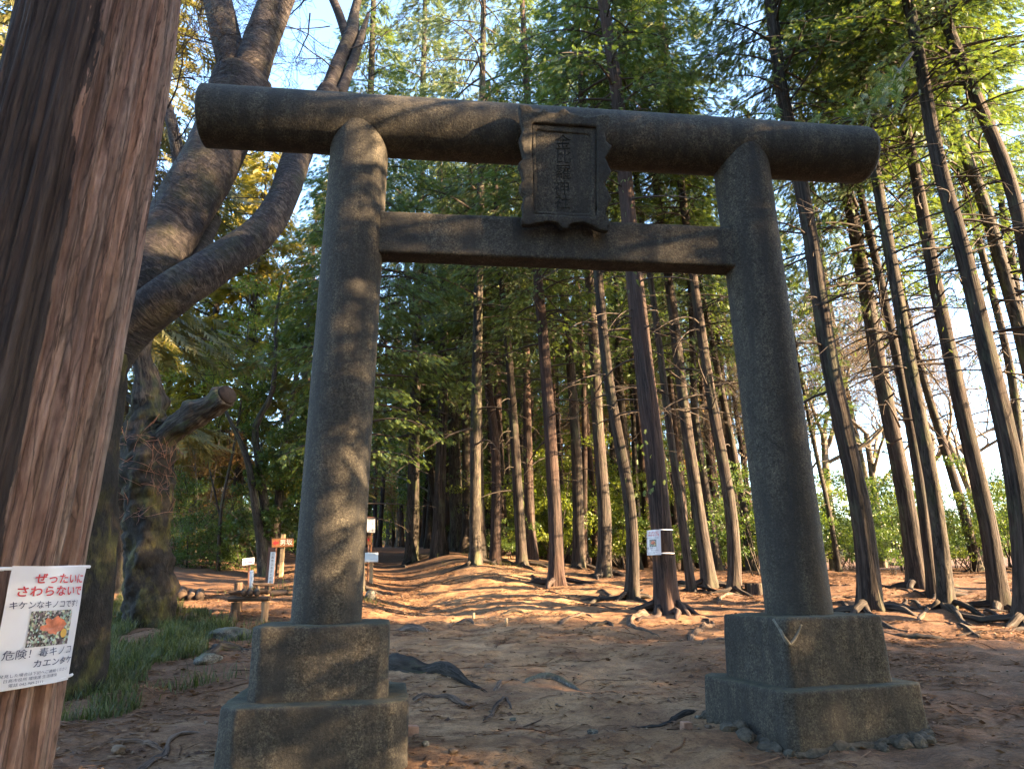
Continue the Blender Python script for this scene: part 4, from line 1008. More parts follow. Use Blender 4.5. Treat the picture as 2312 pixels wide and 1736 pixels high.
def limb(name, pts, w0, w1, mat, dY=None, n=60, sides=18, rough=0.10, seed=1, parent=cherry, base=chb, lob=None, Y=HY, knob=0.0):
    dY = np.zeros(len(pts)) if dY is None else np.asarray(dY, float)
    W3 = np.array([at_y(x, y, Y + d) for (x, y), d in zip(pts, dY)])
    ws = np.linspace(w0, w1, len(pts)) if not hasattr(w0, '__len__') else np.asarray(w0)
    rs = np.array([px_to_m(w, p) / 2 for w, p in zip(ws, W3)])
    P = smooth_path(W3, n); rad = np.interp(np.linspace(0, 1, n), np.concatenate([[0], np.cumsum(np.linalg.norm(np.diff(W3, axis=0), axis=1))]) / np.linalg.norm(np.diff(W3, axis=0), axis=1).sum(), rs)
    m = MB(); tube(m, P - base, rad, sides, 0, lobes=lob, rough=rough, seed=seed)
    if knob:
        V = m.v[-1]
        C_ = np.concatenate([np.repeat(P - base, sides, 0), (P - base)[[0, -1]]]); m.v[-1] = V + (V - C_) * (knob * np.clip(fbm(V[:, 0] * 5, V[:, 1] * 5, V[:, 2] * 4, seed, 4), -.6, 1.2))[:, None]
    return m.obj(name, [mat], parent), P, rad
limb('trunk', [(140, 1640), (148, 1557), (172, 1380), (194, 1120), (204, 965), (228, 800), (262, 690)], [176, 150, 136, 132, 128, 124, 116], 0, B_MOSSY, rough=0.13, seed=3, n=90, sides=26)
limb('limb', [(243, 775), (300, 665), (392, 505), (465, 385), (520, 260), (545, 185)], [120, 122, 122, 122, 124, 128], 0, B_CHERRY, [0, 0, .3, .5, .7, .8], seed=5, n=90, sides=26, rough=0.06)
limb('limb', [(540, 215), (522, 130), (500, 40), (482, -40), (468, -160)], [72, 68, 62, 60, 55], 0, B_CHERRY, [.8, .8, .9, 1, 1.2], seed=6, n=50, rough=0.06)
limb('limb', [(552, 215), (580, 120), (615, 30), (650, -60), (690, -180)], [84, 76, 72, 66, 58], 0, B_CHERRY, [.8, .8, .9, 1, 1.2], seed=7, n=50, rough=0.06)
limb('limb', [(222, 850), (285, 750), (392, 660), (500, 590), (585, 525), (640, 445), (665, 370), (700, 290), (745, 205)], [92, 104, 92, 82, 74, 66, 60, 56, 52], 0, B_CHERRY, [0, 0, -.1, .1, .3, .5, .7, .9, 1.0], seed=8, n=110, sides=22, rough=0.07)
_, PA, _r = limb('limb', [(740, 212), (765, 140), (792, 80), (800, 30), (815, -30)], [36, 30, 34, 20, 14], 0, B_CHERRY, [1, 1.1, 1.2, 1.3, 1.4], seed=9, n=40, rough=0.1)
limb('limb', [(768, 215), (800, 130), (815, 85), (832, 30)], [24, 20, 16, 7], 0, B_CHERRY, [1, 1.15, 1.2, 1.3], seed=10, n=30, rough=0.12)
limb('limb', [(785, 90), (765, 30), (740, -30), (720, -90)], [22, 20, 16, 12], 0, B_CHERRY, [1.2, 1.2, 1.3, 1.3], seed=11, n=30)
limb('limb', [(400, 660), (440, 590), (468, 530), (482, 495)], [40, 40, 34, 36], 0, B_CHERRY, [.3, .6, .8, .9], seed=12, n=30, rough=0.12)
limb('limb', [(365, 560), (385, 480), (405, 380), (395, 310), (378, 245), (360, 190)], [34, 32, 30, 26, 24, 20], 0, B_CHERRY, [1.5, 1.7, 1.8, 1.9, 2, 2.1], seed=13, n=40, rough=0.08)
limb('limb', [(150, 190), (118, 90), (90, 10), (60, -80)], [70, 66, 58, 50], 0, B_CHERRY, [1, 1.2, 1.3, 1.5], seed=14, n=30)
rt = np.random.default_rng(5)
tw_ = MB()
def sky_twig(px, py, dpx, dpy, L, rad, dep, dy=1.0):
    p = at_y(px, py, HY + dy); q = at_y(px + dpx, py + dpy, HY + dy + rt.normal() * 0.3)
    twigs(tw_, p - chb, (q - p), L, rad, dep, rt, 0, 0.8, 0.06, 0.0022)
for a in [(480, 100, -40, -10, .7, .013, 4), (500, 30, -60, -20, .8, .013, 4), (530, 170, -70, 20, .6, .011, 4), (560, 70, 40, -50, .5, .010, 4), (575, 150, 60, -10, .5, .010, 4), (640, 60, 50, 30, .6, .010, 4),
          (760, 160, -60, -60, .6, .013, 4), (745, 60, -60, 20, .6, .010, 4), (720, -40, -60, 40, .8, .013, 5), (700, 30, -20, 60, .7, .012, 4), (790, 110, 80, -40, .8, .012, 4), (830, 30, 60, -40, .7, .010, 4),
          (378, 245, 40, -80, .8, .013, 5), (395, 320, 60, -50, .7, .012, 4), (365, 190, 40, -60, .7, .010, 4), (440, 180, -60, 10, .7, .011, 4), (400, 280, 40, 60, .5, .010, 4),
          (640, 450, -80, -10, .9, .010, 4), (620, 490, -80, 10, .9, .010, 4), (560, 540, -70, -30, .7, .010, 3), (545, 350, 60, -20, .6, .010, 3), (470, 520, -10, 60, .6, .010, 3), (430, 540, -60, -60, .6, .012, 4)]:
    sky_twig(*a)
obj_new('crown', tw_.mesh('cherry_twigs', [B_CHERRY]), cherry)

# dead burled stump tree with sawn limb
dbs = on_ground(338, 1405); DY = dbs[1]
dead = empty('dead_tree', dbs, 'dark gnarled dead tree with a sawn off limb pointing right', 'tree')
def dlimb(name, pts, w, mat, dY=None, seed=1, rough=0.2, n=60, sides=22, lob=None): return limb(name, pts, w, 0, mat, dY, n, sides, rough, seed, dead, dbs, lob, DY, 0.22)
dlimb('trunk', [(337, 1440), (338, 1400), (336, 1250), (335, 1120), (333, 1040), (328, 960), (330, 900)], [128, 108, 96, 100, 108, 86, 56], B_MOSSY, seed=21, rough=0.12, n=160, sides=44)
dlimb('limb', [(334, 960), (338, 905), (325, 850), (318, 800), (328, 740), (322, 690)], [70, 66, 46, 42, 40, 34], B_DARK, seed=22, rough=0.25, n=70)
dlimb('limb', [(345, 1010), (385, 975), (440, 935), (480, 915), (510, 894)], [62, 60, 56, 52, 50], B_DARK, [0, -.1, -.3, -.4, -.5], seed=23, rough=0.12, n=50)
m = MB(); P = np.array([at_y(508, 895, DY - .49), at_y(516, 890, DY - .53)])
tube(m, P - dbs, px_to_m(44, P[0]) / 2, 20); m.obj('sawn_end', [plain_mat('sawn_wood', (0.026, 0.018, 0.014), 0.9, 0.4, 14)], dead)
dlimb('limb', [(320, 930), (300, 905), (286, 895)], [20, 16, 11], B_DARK, seed=24, n=16, sides=8)
tw2 = MB()
for k in range(46):
    x, y = rt.uniform(280, 400), rt.uniform(985, 1160); p = at_y(x, y, DY - 0.28)
    d = np.array([rt.normal(), -0.6 - rt.uniform(), rt.normal() * 0.7 + 0.1]); twigs(tw2, p - dbs, d, rt.uniform(0.25, 0.6), 0.005, rt.integers(0, 2), rt, 0, 0.6, 0.1, 0.002)
obj_new('crown', tw2.mesh('water_shoots', [plain_mat('reddish_shoots', (0.20, 0.105, 0.075), 0.7, 0.3, 10)]), dead)
# second dark trunk beside it
measured_tree('dark_tree', 'dark trunk wedged between the dead tree and the mossy cherry trunk', 'tree', [(284, 1330), (282, 1200), (278, 1000), (272, 700)], 40, 1, 9, B_DARK, None, 1, 401, None, 0, flare=True)
# ================================================================== SIGNS, BENCH, LOGS
WOOD_O = plain_mat('varnished_orange_wood', (0.17, 0.075, 0.032), 0.6, 0.35, 6, 0.3, stretch=(1, 1, 9))
WOOD_B = plain_mat('brown_stained_wood', (0.13, 0.065, 0.045), 0.7, 0.3, 8, 0.3, stretch=(8, 8, 1))
WOOD_P = plain_mat('pale_post_wood', (0.30, 0.22, 0.13), 0.8, 0.35, 8, 0.4, stretch=(7, 7, 1))
WOOD_L = bark_mat('log_wood', (0.03, 0.022, 0.017), (0.085, 0.056, 0.039), (0.16, 0.108, 0.072), 18, 1.5)
ENDGR = plain_mat('log_end_grain', (0.05, 0.034, 0.024), 0.9, 0.4, 20, 0.3)
WHITE = plain_mat('white_board', (0.72, 0.72, 0.70), 0.5, 0.08, 6, 0.05)
GREYB = plain_mat('pale_metal_box', (0.55, 0.60, 0.62), 0.4, 0.06, 4, 0.03, 0.5)
INK = plain_mat('black_lettering', (0.03, 0.03, 0.035), 0.6, 0.1, 5, 0)
INKW = plain_mat('white_lettering', (0.68, 0.65, 0.58), 0.6, 0.1, 5, 0)
INKR = plain_mat('red_lettering', (0.42, 0.03, 0.03), 0.6, 0.1, 5, 0)
INKP = plain_mat('purple_arrow', (0.22, 0.03, 0.16), 0.6, 0.1, 5, 0)
def local(P, base): return np.asarray(P) - base
class Board:
    """a flat board standing at depth Y whose corners are read off the photo; local axes ex, ez; gets real thickness"""
    def __init__(s, corners, Y, base, yaw=0.0):
        s.c = [at_y(x, y, Y) for x, y in corners]; s.base = base
        s.o = np.mean(s.c, axis=0); s.ex = (s.c[1] - s.c[0] + s.c[2] - s.c[3]) / 2; s.ez = (s.c[0] - s.c[3] + s.c[1] - s.c[2]) / 2
        s.w = np.linalg.norm(s.ex); s.h = np.linalg.norm(s.ez); s.ex = s.ex / s.w; s.ez = s.ez / s.h
        if yaw:
            cy, sy = math.cos(yaw), math.sin(yaw); e = s.ex; s.ex = np.array([e[0] * cy - e[1] * sy, e[0] * sy + e[1] * cy, e[2]])
        s.n = np.cross(s.ex, s.ez); s.n /= np.linalg.norm(s.n)      # towards the viewer
    def P(s, x, y, d=0.0): return s.o + s.ex * x + s.ez * y + s.n * d - s.base
    def slab(s, name, mat, parent, th=0.03, w=None, h=None, bevel=0.004, d=0.0, cx=0, cy=0):
        w = s.w if w is None else w; h = s.h if h is None else h
        mm = np.eye(4); mm[:3, 0] = s.ex; mm[:3, 1] = s.ez; mm[:3, 2] = s.n; mm[:3, 3] = s.P(cx, cy, d)
        m = MB(); box_mb(m, (-w / 2, -h / 2, -th), (w / 2, h / 2, 0), 0, mm); o = m.obj(name, [mat], parent, smooth=False)
        if bevel: add_bevel(o, bevel)
        return o
    def text(s, body, size, x, y, mat, parent, d=0.003, bold=0.0, sx=1.0, vertical=False, step=1.06):
        for k, ch in enumerate(body if vertical else [body]):
            v, f = text_tris(ch, size, 'CENTER', bold); yy = y - k * size * step if vertical else y
            m = MB(); m.add(np.array([s.P(x + q[0] * sx, yy + q[1], d) for q in v]), f); o = m.obj('lettering', [mat], parent, smooth=False)
    def poly(s, name, pts, mat, parent, d=0.003):
        m = MB(); v = np.array([s.P(x, y, d) for x, y in pts]); f = [[0, i, i + 1] for i in range(1, len(pts) - 1)]; m.add(v, f); return m.obj(name, [mat], parent, smooth=False)
def sq_post(parent, base, P0, P1, w, mat, name='post'):
    P0, P1 = np.asarray(P0), np.asarray(P1); ez = P1 - P0; L = np.linalg.norm(ez); ez = ez / L; ex = np.array([1., 0, 0]) - ez * ez[0]; ex /= np.linalg.norm(ex); ey = np.cross(ez, ex)
    mm = np.eye(4); mm[:3, 0] = ex; mm[:3, 1] = ey; mm[:3, 2] = ez; mm[:3, 3] = P0 - base
    m = MB(); box_mb(m, (-w / 2, -w / 2, 0), (w / 2, w / 2, L), 0, mm); o = m.obj(name, [mat], parent, smooth=False); add_bevel(o, 0.006); return o
# arrow board of the slope
b = on_ground(634, 1310); YS = b[1]
s1 = empty('arrow_signpost', b, 'orange wooden arrow board with white characters on a pale post left of the gate', 'signpost')
top = at_y(640, 1206, YS); sq_post(s1, b, b - [0, 0, .2], top, px_to_m(8, top), WOOD_P)
B = Board([(613.6, 1216), (662, 1214.5), (661, 1234.5), (613.6, 1235)], YS - 0.09, b)
bo = B.slab('board', WOOD_O, s1, 0.035)
B.text('男坂', B.h * 0.72, B.w * 0.18, 0, INKW, bo, 0.006, 0.0, 1.05)
w_, h_ = B.w, B.h
B.poly('arrow', [(-w_ * .46, 0), (-w_ * .30, h_ * .34), (-w_ * .30, h_ * .13), (-w_ * .17, h_ * .13), (-w_ * .17, -h_ * .13), (-w_ * .30, -h_ * .13), (-w_ * .30, -h_ * .34)], INKR, bo)
# leaning white name board on brown post
b = on_ground(607, 1334); YS = b[1]
s2 = empty('name_post', b, 'leaning brown post with a narrow white name board, left of the arrow signpost', 'signpost')
p0, p1 = at_y(606, 1345, YS), at_y(616.5, 1236, YS); p0[2] = b[2] - .15
sq_post(s2, b, p0, p1, px_to_m(15, p1), WOOD_B)
B = Board([(611, 1246), (622.5, 1246), (616.5, 1317), (604.5, 1316.6)], YS - 0.10, b)
bo = B.slab('board', WHITE, s2, 0.02); st_ = B.h / 9.3
B.text('日高市ふるさとの森', st_ * 0.86, 0, B.h / 2 - st_ * 0.62, INK, bo, 0.006, 0.0, 1.0, True, 1.19)
# small white sign with purple arrow
b = on_ground(564, 1322); YS = b[1]
s3 = empty('notice_sign', b, 'small white notice with a purple left arrow on a thin brown post', 'signpost')
sq_post(s3, b, b - [0, 0, .2], at_y(563, 1262, YS), px_to_m(5, b), WOOD_B)
B = Board([(547, 1261), (573.5, 1258), (573.5, 1273.5), (547, 1276.5)], YS - 0.05, b)
bo = B.slab('board', WHITE, s3, 0.015); w_, h_ = B.w, B.h
B.text('物見山・日和田山', h_ * 0.30, 0, h_ * 0.22, INK, bo, 0.006, 0.0, 0.9 * w_ / (h_ * 0.30 * 8))
B.poly('arrow', [(-w_ * .36, -h_ * .12), (-w_ * .22, h_ * .06), (-w_ * .22, -h_ * .05), (w_ * .36, -h_ * .05), (w_ * .36, -h_ * .19), (-w_ * .22, -h_ * .19), (-w_ * .22, -h_ * .30)], INKP, bo)
# white marker post
b = on_ground(568, 1331); YS = b[1]
s4 = empty('marker_post', b, 'short white painted marker post with a grey band, below the small arrow notice', 'post')
m = MB(); t_ = at_y(568.5, 1287, YS); tube(m, [np.array([0, 0, -.1]), t_ - b], px_to_m(8.6, b) / 2, 14); m.obj('shaft', [WHITE], s4)
m = MB(); tube(m, [(t_ - b) * 0.86, (t_ - b) * 0.90], px_to_m(9.4, b) / 2, 14); m.obj('band', [GREYB], s4)
# sign group right of the left pillar
b = on_ground(838, 1306); YS = b[1]
s5 = empty('notice_board', b, 'tall white notice board with vertical writing on a thin post beside the left pillar', 'notice board')
bb = b + np.array([0.03, .35, 0]); bb[2] = float(ground(bb[0], bb[1])); tp = at_y(839.3, 1168, YS + .35); bt = at_y(837.5, 1290, YS + .35); bt[2] = bb[2] - .2
sq_post(s5, b, bt, tp, px_to_m(3.2, tp), WOOD_O)
B = Board([(829, 1167.7), (847, 1168.4), (846, 1202), (828.5, 1201.5)], YS + .31, b)
bo = B.slab('board', WHITE, s5, 0.02); st_ = B.h / 8.5
B.slab('frame', WOOD_B, bo, 0.03, B.w * 1.04, B.h * 0.05, 0.002, 0.012, 0, B.h * 0.515)
B.text('山火事に注意', st_ * 0.95, B.w * 0.22, B.h * 0.36, INK, bo, 0.006, 0.0, 1, True, 1.35)
B.text('火の用心をしよう', st_ * 0.75, -B.w * 0.20, B.h * 0.36, INK, bo, 0.006, 0.0, 1, True, 1.3)
s6 = empty('round_top_sign', b, 'small orange sign with a red mark, half hidden by the left pillar', 'sign')
sq_post(s6, b, np.array([at_y(831, 1300, YS + .2)[0], YS + .2, b[2] - .2]), at_y(832, 1215, YS + .2), px_to_m(3, b), WOOD_B)
B = Board([(828, 1209), (837, 1209.5), (836.5, 1229), (828, 1229)], YS + .17, b); bo = B.slab('board', WOOD_O, s6, 0.02, bevel=0.008)
B.poly('red_mark', [(B.w * .28 * math.cos(t), B.h * .08 + B.h * .2 * math.sin(t)) for t in np.linspace(0, 6.28, 14)[:-1]], INKR, bo)
s7 = empty('lectern_box', b, 'pale grey slanted information box on a wooden post right of the left pillar', 'information box')
sq_post(s7, b, b - [0, 0, .2], at_y(839, 1266, YS), px_to_m(7.4, b), WOOD_P)
ca, cb2 = at_y(820, 1264, YS - .12), at_y(854, 1264, YS - .12); cc, cd = at_y(853.5, 1247, YS + .16), at_y(820, 1247, YS + .16)
m = MB(); v = [ca, cb2, cc, cd]; v = [q - b for q in v] + [q - b - [0, 0, .05] for q in v]
m.add(v, quads_to_tris([[0, 1, 2, 3], [7, 6, 5, 4], [0, 4, 5, 1], [1, 5, 6, 2], [2, 6, 7, 3], [3, 7, 4, 0]])); o = m.obj('lid', [GREYB], s7, smooth=False); add_bevel(o, 0.01)
# log bench
b = on_ground(560, 1398); YB = b[1]
bench = empty('log_bench', b, 'rustic log bench of three dark logs on round posts, left of the gate', 'bench')
def log(parent, base, P0, P1, r, name, mat=None, sides=16):
    m = MB(); P = smooth_path([P0, P1], 8); tube(m, P - base, r, sides, 0, cap=False, rough=0.05, seed=len(name) + int(r * 900))
    o = m.obj(name, [mat or WOOD_L], parent)
    for q, s in ((P[0], -1), (P[-1], 1)):
        d = (P[-1] - P[0]) / np.linalg.norm(P[-1] - P[0]); m2 = MB(); tube(m2, [q - base + d * s * -0.01, q - base + d * s * 0.004], r * 0.95, sides); m2.obj('cut_end', [ENDGR], o)
    return o
def gp(px, Y, dz=-.12):
    p = at_y(px, 1380, Y); p[2] = float(ground(p[0], Y)) + dz; return p
for px, ytop, Y, w in ((531, 1360, YB, 21), (598, 1358, YB - .15, 16), (537, 1315, YB + 1.3, 19), (598.5, 1332, YB + 1.2, 17)):
    p0 = gp(px, Y); p1 = at_y(px + 2, ytop if Y < YB + .5 else ytop, Y); log(bench, b, p0, p1, px_to_m(w, p1) / 2, 'leg', WOOD_L if px < 590 else plain_mat('debarked_post', (0.27, 0.17, 0.095), 0.8, 0.3, 8, 0.3, stretch=(6, 6, 1)))
log(bench, b, at_y(517, 1352, YB - .1), at_y(607, 1351, YB - .2), px_to_m(11.5, b) / 2, 'crossbeam', WOOD_L)
log(bench, b, at_y(520, 1337, YB + 1.25), at_y(607, 1336, YB + 1.15), px_to_m(11.5, b) / 2, 'crossbeam', WOOD_L)
for px in (551, 565, 580.5):
    p0 = at_y(px, 1339.5, YB - .25); dv = p0 - CAM; dv = dv / math.hypot(dv[0], dv[1]); p1 = p0 + np.array([dv[0], dv[1], 0.02]) * 1.5; log(bench, b, p0, p1, px_to_m(13.2, p0) / 2, 'seat_log', B_DARK)
# flat bench slab and lying logs behind
b = on_ground(600, 1352); 
for lab, (xa, ya), (xb, yb), w, dY in (('long weathered log lying on the path edge behind the bench', (617, 1364), (662, 1366), 7, 0.), ('short thick log lying behind the long one by the signposts', (612, 1352), (648, 1352), 13, .7), ('rough plank slab resting on logs below the white name board', (572, 1319), (618, 1320), 8, 1.2)):
    Yl = b[1] + dY; p0, p1 = at_y(xa, ya, Yl), at_y(xb, yb, Yl); r = px_to_m(w, p0) / 2
    if 'slab' not in lab:
        p0[2] = float(ground(p0[0], Yl)) + r * .8; p1[2] = float(ground(p1[0], Yl)) + r * .8
    root = empty('fallen_log' if 'slab' not in lab else 'plank_table', (p0 + p1) / 2, lab, 'log' if 'slab' not in lab else 'table')
    base = (p0 + p1) / 2
    log(root, base, p0, p1, r, 'log_body' if 'slab' not in lab else 'table_top', WOOD_L)
    if 'slab' in lab:
        for t in (0.25, 0.8):
            q = p0 + (p1 - p0) * t; q2 = q.copy(); q2[2] = float(ground(q[0], Yl)) - .1; log(root, base, q2, q - [0, 0, r * .9], r * 1.1, 'leg', WOOD_L)
# three sawn logs left
LG = 'three sawn logs lying side by side'
for k, (px, lab) in enumerate(((409, 'left log of the three sawn logs by the dead tree'), (431, 'middle log of the three sawn logs by the dead tree'), (450, 'right log of the three sawn logs by the dead tree'))):
    b = on_ground(px, 1356); r = px_to_m([22, 18, 20][k], b) / 2; p0 = b + [0, 0, r * .9]; dv = p0 - CAM; dv = dv / math.hypot(dv[0], dv[1]); p1 = p0 + np.array([dv[0], dv[1], 0.09])
    root = empty('sawn_log', b, lab, 'log', LG); log(root, b, p0, p1, r, 'log_body', WOOD_L)
# low stone or stump post beside left pillar, cut stump at right, pegs, bricks
def rock(name, px, py, wpx, lab, cat, mat, seed, squash=(1, .8, .7), sink=0.25, group=None):
    b = on_ground(px, py); r = px_to_m(wpx, b) / 2
    bm = bmesh.new(); bmesh.ops.create_icosphere(bm, subdivisions=4, radius=1.0)
    v = np.array([q.co[:] for q in bm.verts]); f = np.array([[q.index for q in t.verts] for t in bm.faces]); bm.free()
    v = v * (1 + 0.30 * fbm(v[:, 0] * 1.3 + seed, v[:, 1] * 1.3, v[:, 2] * 1.3, seed, 4))[:, None]
    v = np.sign(v) * np.abs(v) ** 0.85 * np.array(squash) * r; v[:, 2] += r * squash[2] * (1 - 2 * sink) * 0.9
    m = MB(); m.add(v, f); o = m.obj(name, [mat]); o.location = b; o.rotation_euler = (0, 0, seed); tag(o, lab, cat, group); return o
GREYROCK = stone_mat('mossy_rock', (0.09, 0.085, 0.075), (0.24, 0.23, 0.20), 0.8)
rock('boulder', 520, 1436, 84, 'low mossy grey boulder in front of the log bench', 'rock', GREYROCK, 3, (1, .8, .42))
rock('boulder', 470, 1505, 60, 'flat dark boulder among grass below the low mossy boulder', 'rock', GREYROCK, 4, (1, .8, .45))
rock('boulder', 836, 1338, 30, 'square sunlit boulder standing right beside the left pillar', 'rock', GREYROCK, 5, (.8, .8, 1.0))
for k, (px, py, w, lab) in enumerate([(1103, 1505, 28, 'brown stone lying alone on the bare path'), (1338, 1658, 24, 'dark pebble on the bare soil between the two plinths'), (1022, 1714, 22, 'yellowish stone near the left plinth'), (1158, 1622, 17, 'flat chip of stone beside the roots on the path'), (268, 1695, 34, 'tan stone among leaf litter left of the left plinth'), (960, 1705, 18, 'small round stone left of the yellowish one'), (1598, 1645, 20, 'small grey stone beside the brick piece'), (1575, 1622, 14, 'pale pebble above the brick piece')]):
    rock('stone', px, py, w, lab, 'stone', GREYROCK if k % 2 else plain_mat('brown_stone', (0.15, 0.105, 0.07), 0.9, 0.3, 10, 0.5), 11 + k, (1, .8, .6))
BRICK = plain_mat('red_brick', (0.36, 0.20, 0.13), 0.9, 0.3, 12, 0.6)
for px, py, w, lab in ((930, 1650, 26, 'broken brick standing against the right side of the left plinth'), (1549, 1649, 24, 'broken brick lying left of the right plinth')):
    b = on_ground(px, py); r = px_to_m(w, b); m = MB(); box_mb(m, (-r / 2, -r * .35, -.02), (r / 2, r * .35, r * .8)); o = m.obj('brick', [BRICK]); add_bevel(o, 0.006); o.location = b; o.rotation_euler = (.05, .08, .4); tag(o, lab, 'brick')
for px, py, h, lab in ((1068, 1392, 14, 'short square wooden peg on the path, left of two'), (1142, 1408, 15, 'grey round peg on the path, right of two')):
    b = on_ground(px, py); hh = px_to_m(h, b); m = MB(); tube(m, [np.array([0, 0, -.05]), np.array([0.01, 0, hh])], hh * .22, 7, rough=.1); o = m.obj('wooden_peg', [WOOD_P]); o.location = b; tag(o, lab, 'peg')
b = on_ground(1705, 1338); st = empty('tree_stump', b, 'low sawn tree stump just left of the right pillar', 'stump')
m = MB(); zz = np.linspace(-.08, px_to_m(26, b), 10); rS = px_to_m(20, b); tube(m, np.stack([0 * zz, 0 * zz, zz], -1), rS * (1 + .6 * np.exp(-(zz + .08) / .08)), 20, 0, rough=.1, lobes=lambda a, L: 1 + .12 * np.cos(5 * a)); m.obj('stump_body', [B_HINOKI], st)
m = MB(); tube(m, [np.array([0, 0, zz[-1]]), np.array([0, 0, zz[-1] + .006])], rS * .98, 20); m.obj('cut_face', [ENDGR], st)

# ================================================================== EXPOSED ROOTS on the bare soil
ROOTB = bark_mat('worn_root', (0.035, 0.024, 0.018), (0.105, 0.072, 0.052), (0.20, 0.145, 0.108), 30, 3.0, bumpd=0.02)
ROOTS = [
 ('thickest dark root running right from behind the left plinth', [(850,1497),(894,1512),(946,1522),(997,1532),(1052,1553),(1114,1574)], 38, 8, B_DARK),
 ('arched grey root lying in front of the thick dark root', [(932,1582),(968,1574),(1012,1578),(1052,1592),(1083,1606)], 17, 7, ROOTB),
 ('whale backed grey root bulging alone from the path', [(1180,1552),(1222,1540),(1262,1541),(1306,1553),(1345,1563)], 22, 4, GREYROCK),
 ('short forked root at the tip of the thick dark root', [(1118,1570),(1133,1552),(1160,1544),(1182,1550)], 10, 6, ROOTB),
 ('elbow shaped pale root half buried in front of the forked root', [(1095,1622),(1118,1601),(1142,1588),(1155,1600)], 11, 6, ROOTB),
 ('thin dark root reaching left from the right plinth', [(1578,1607),(1533,1618),(1490,1630),(1410,1631)], 13, 4, B_DARK),
 ('long flat root in the lower left corner, upper of two', [(235,1683),(278,1680),(315,1678),(374,1686)], 11, 7, ROOTB),
 ('pale root curving up toward the left plinth, lower of two', [(300,1736),(330,1722),(356,1706),(400,1672),(482,1661)], 14, 9, ROOTB),
 ('dark root looping out behind the left side of the left plinth', [(455,1492),(480,1478),(505,1470),(534,1467),(575,1470)], 20, 18, B_DARK),
 ('thin pale dead branch lying from the grass toward the boulder', [(410,1496),(430,1484),(450,1468),(468,1446)], 7, 4, ROOTB),
 ('dark root cluster spreading left of the S curved cypress', [(1299,1361),(1330,1358),(1360,1350),(1400,1346)], 10, 12, B_DARK),
 ('pale contorted root in front of the poster tree', [(1475,1382),(1445,1394),(1420,1407),(1445,1420),(1493,1437)], 15, 6, ROOTB),
 ('short dark root knot left of the contorted root', [(1328,1414),(1350,1408),(1372,1404),(1385,1412)], 12, 7, B_DARK),
 ('brown root snaking just above the dark root knot', [(1255,1410),(1290,1402),(1325,1396),(1345,1402)], 8, 5, ROOTB),
 ('hook shaped pale root left of the right plinth', [(1551,1442),(1577,1422),(1600,1412),(1606,1400),(1590,1394)], 14, 10, ROOTB),
 ('mossy yellow root running under the hook shaped root', [(1585,1466),(1617,1452),(1648,1458),(1668,1466)], 10, 8, ROOTB),
 ('dark root lying across the middle of the path', [(1128,1383),(1150,1379),(1172,1378),(1198,1381)], 8, 5, B_DARK),
 ('pale thick root beside the left pillar, ending in a knob', [(880,1416),(905,1414),(932,1415),(955,1421),(966,1430)], 12, 14, ROOTB),
 ('small looped root up the path beside the notice board', [(866,1325),(882,1320),(900,1322),(908,1330)], 6, 4, ROOTB),
 ('thin forked root in mid path above the pale thick root', [(958,1396),(985,1389),(1005,1387),(1022,1391)], 6, 4, B_DARK),
 ('curved root beside the wooden pegs on the path', [(1012,1409),(1035,1402),(1055,1401),(1072,1410)], 8, 5, ROOTB),
 ('long straight root lying flat right of the right plinth', [(1980,1428),(2043,1434),(2110,1437),(2176,1440)], 12, 8, B_DARK),
 ('branching dead root farther right of the long straight root', [(2130,1410),(2176,1423),(2206,1434),(2240,1444)], 9, 4, B_DARK),
 ('thin root in leaf litter below the foliage hung cypress', [(1990,1367),(2030,1370),(2078,1372)], 6, 4, ROOTB),
 ('grey arching root left of the right pillar near the stump', [(1615,1365),(1635,1351),(1655,1345),(1690,1350),(1722,1356)], 8, 6, ROOTB),
 ('sunlit root along the soil to the right of the right pillar', [(1870,1346),(1905,1344),(1945,1347)], 7, 5, ROOTB),
 ('dark thin root below the leaning group at far right', [(2150,1335),(2190,1333),(2235,1337)], 6, 4, B_DARK),
 ('sinuous root lying in front of the deep black cypress', [(2070,1398),(2095,1388),(2110,1380),(2135,1384)], 8, 5, ROOTB),
]
for k, (lab, pts, w0, w1, mt) in enumerate(ROOTS):
    G = np.array([on_ground(x, y) for x, y in pts]); n = 40
    P = smooth_path(G, n); s = np.linspace(0, 1, n)
    r = np.array([px_to_m(w, G[0]) / 2 for w in np.linspace(w0, w1, n)]) * (0.75 + 0.5 * np.sin(np.pi * np.clip(s * 1.05, 0, 1)) ** 0.6)
    P[:, 2] = ground(P[:, 0], P[:, 1]) + r * (0.22 - 1.5 * np.abs(2 * s - 1) ** 3) + 0.30 * r * np.sin(s * 11 + k)
    b = P[n // 2].copy(); m = MB(); P[:, 0] += 0.4 * r * np.sin(s * 17 + k); tube(m, P - b, r * (1 + .25 * vnoise(s * 14, k, 0, 4)), 12, rough=0.38, seed=k, lobes=lambda a, L: 1 + .12 * np.cos(3 * a + 3 * L) + .08 * np.cos(5 * a - 4 * L))
    o = m.obj('exposed_root', [mt]); o.location = b; tag(o, lab, 'root', 'roots exposed on the trodden soil')

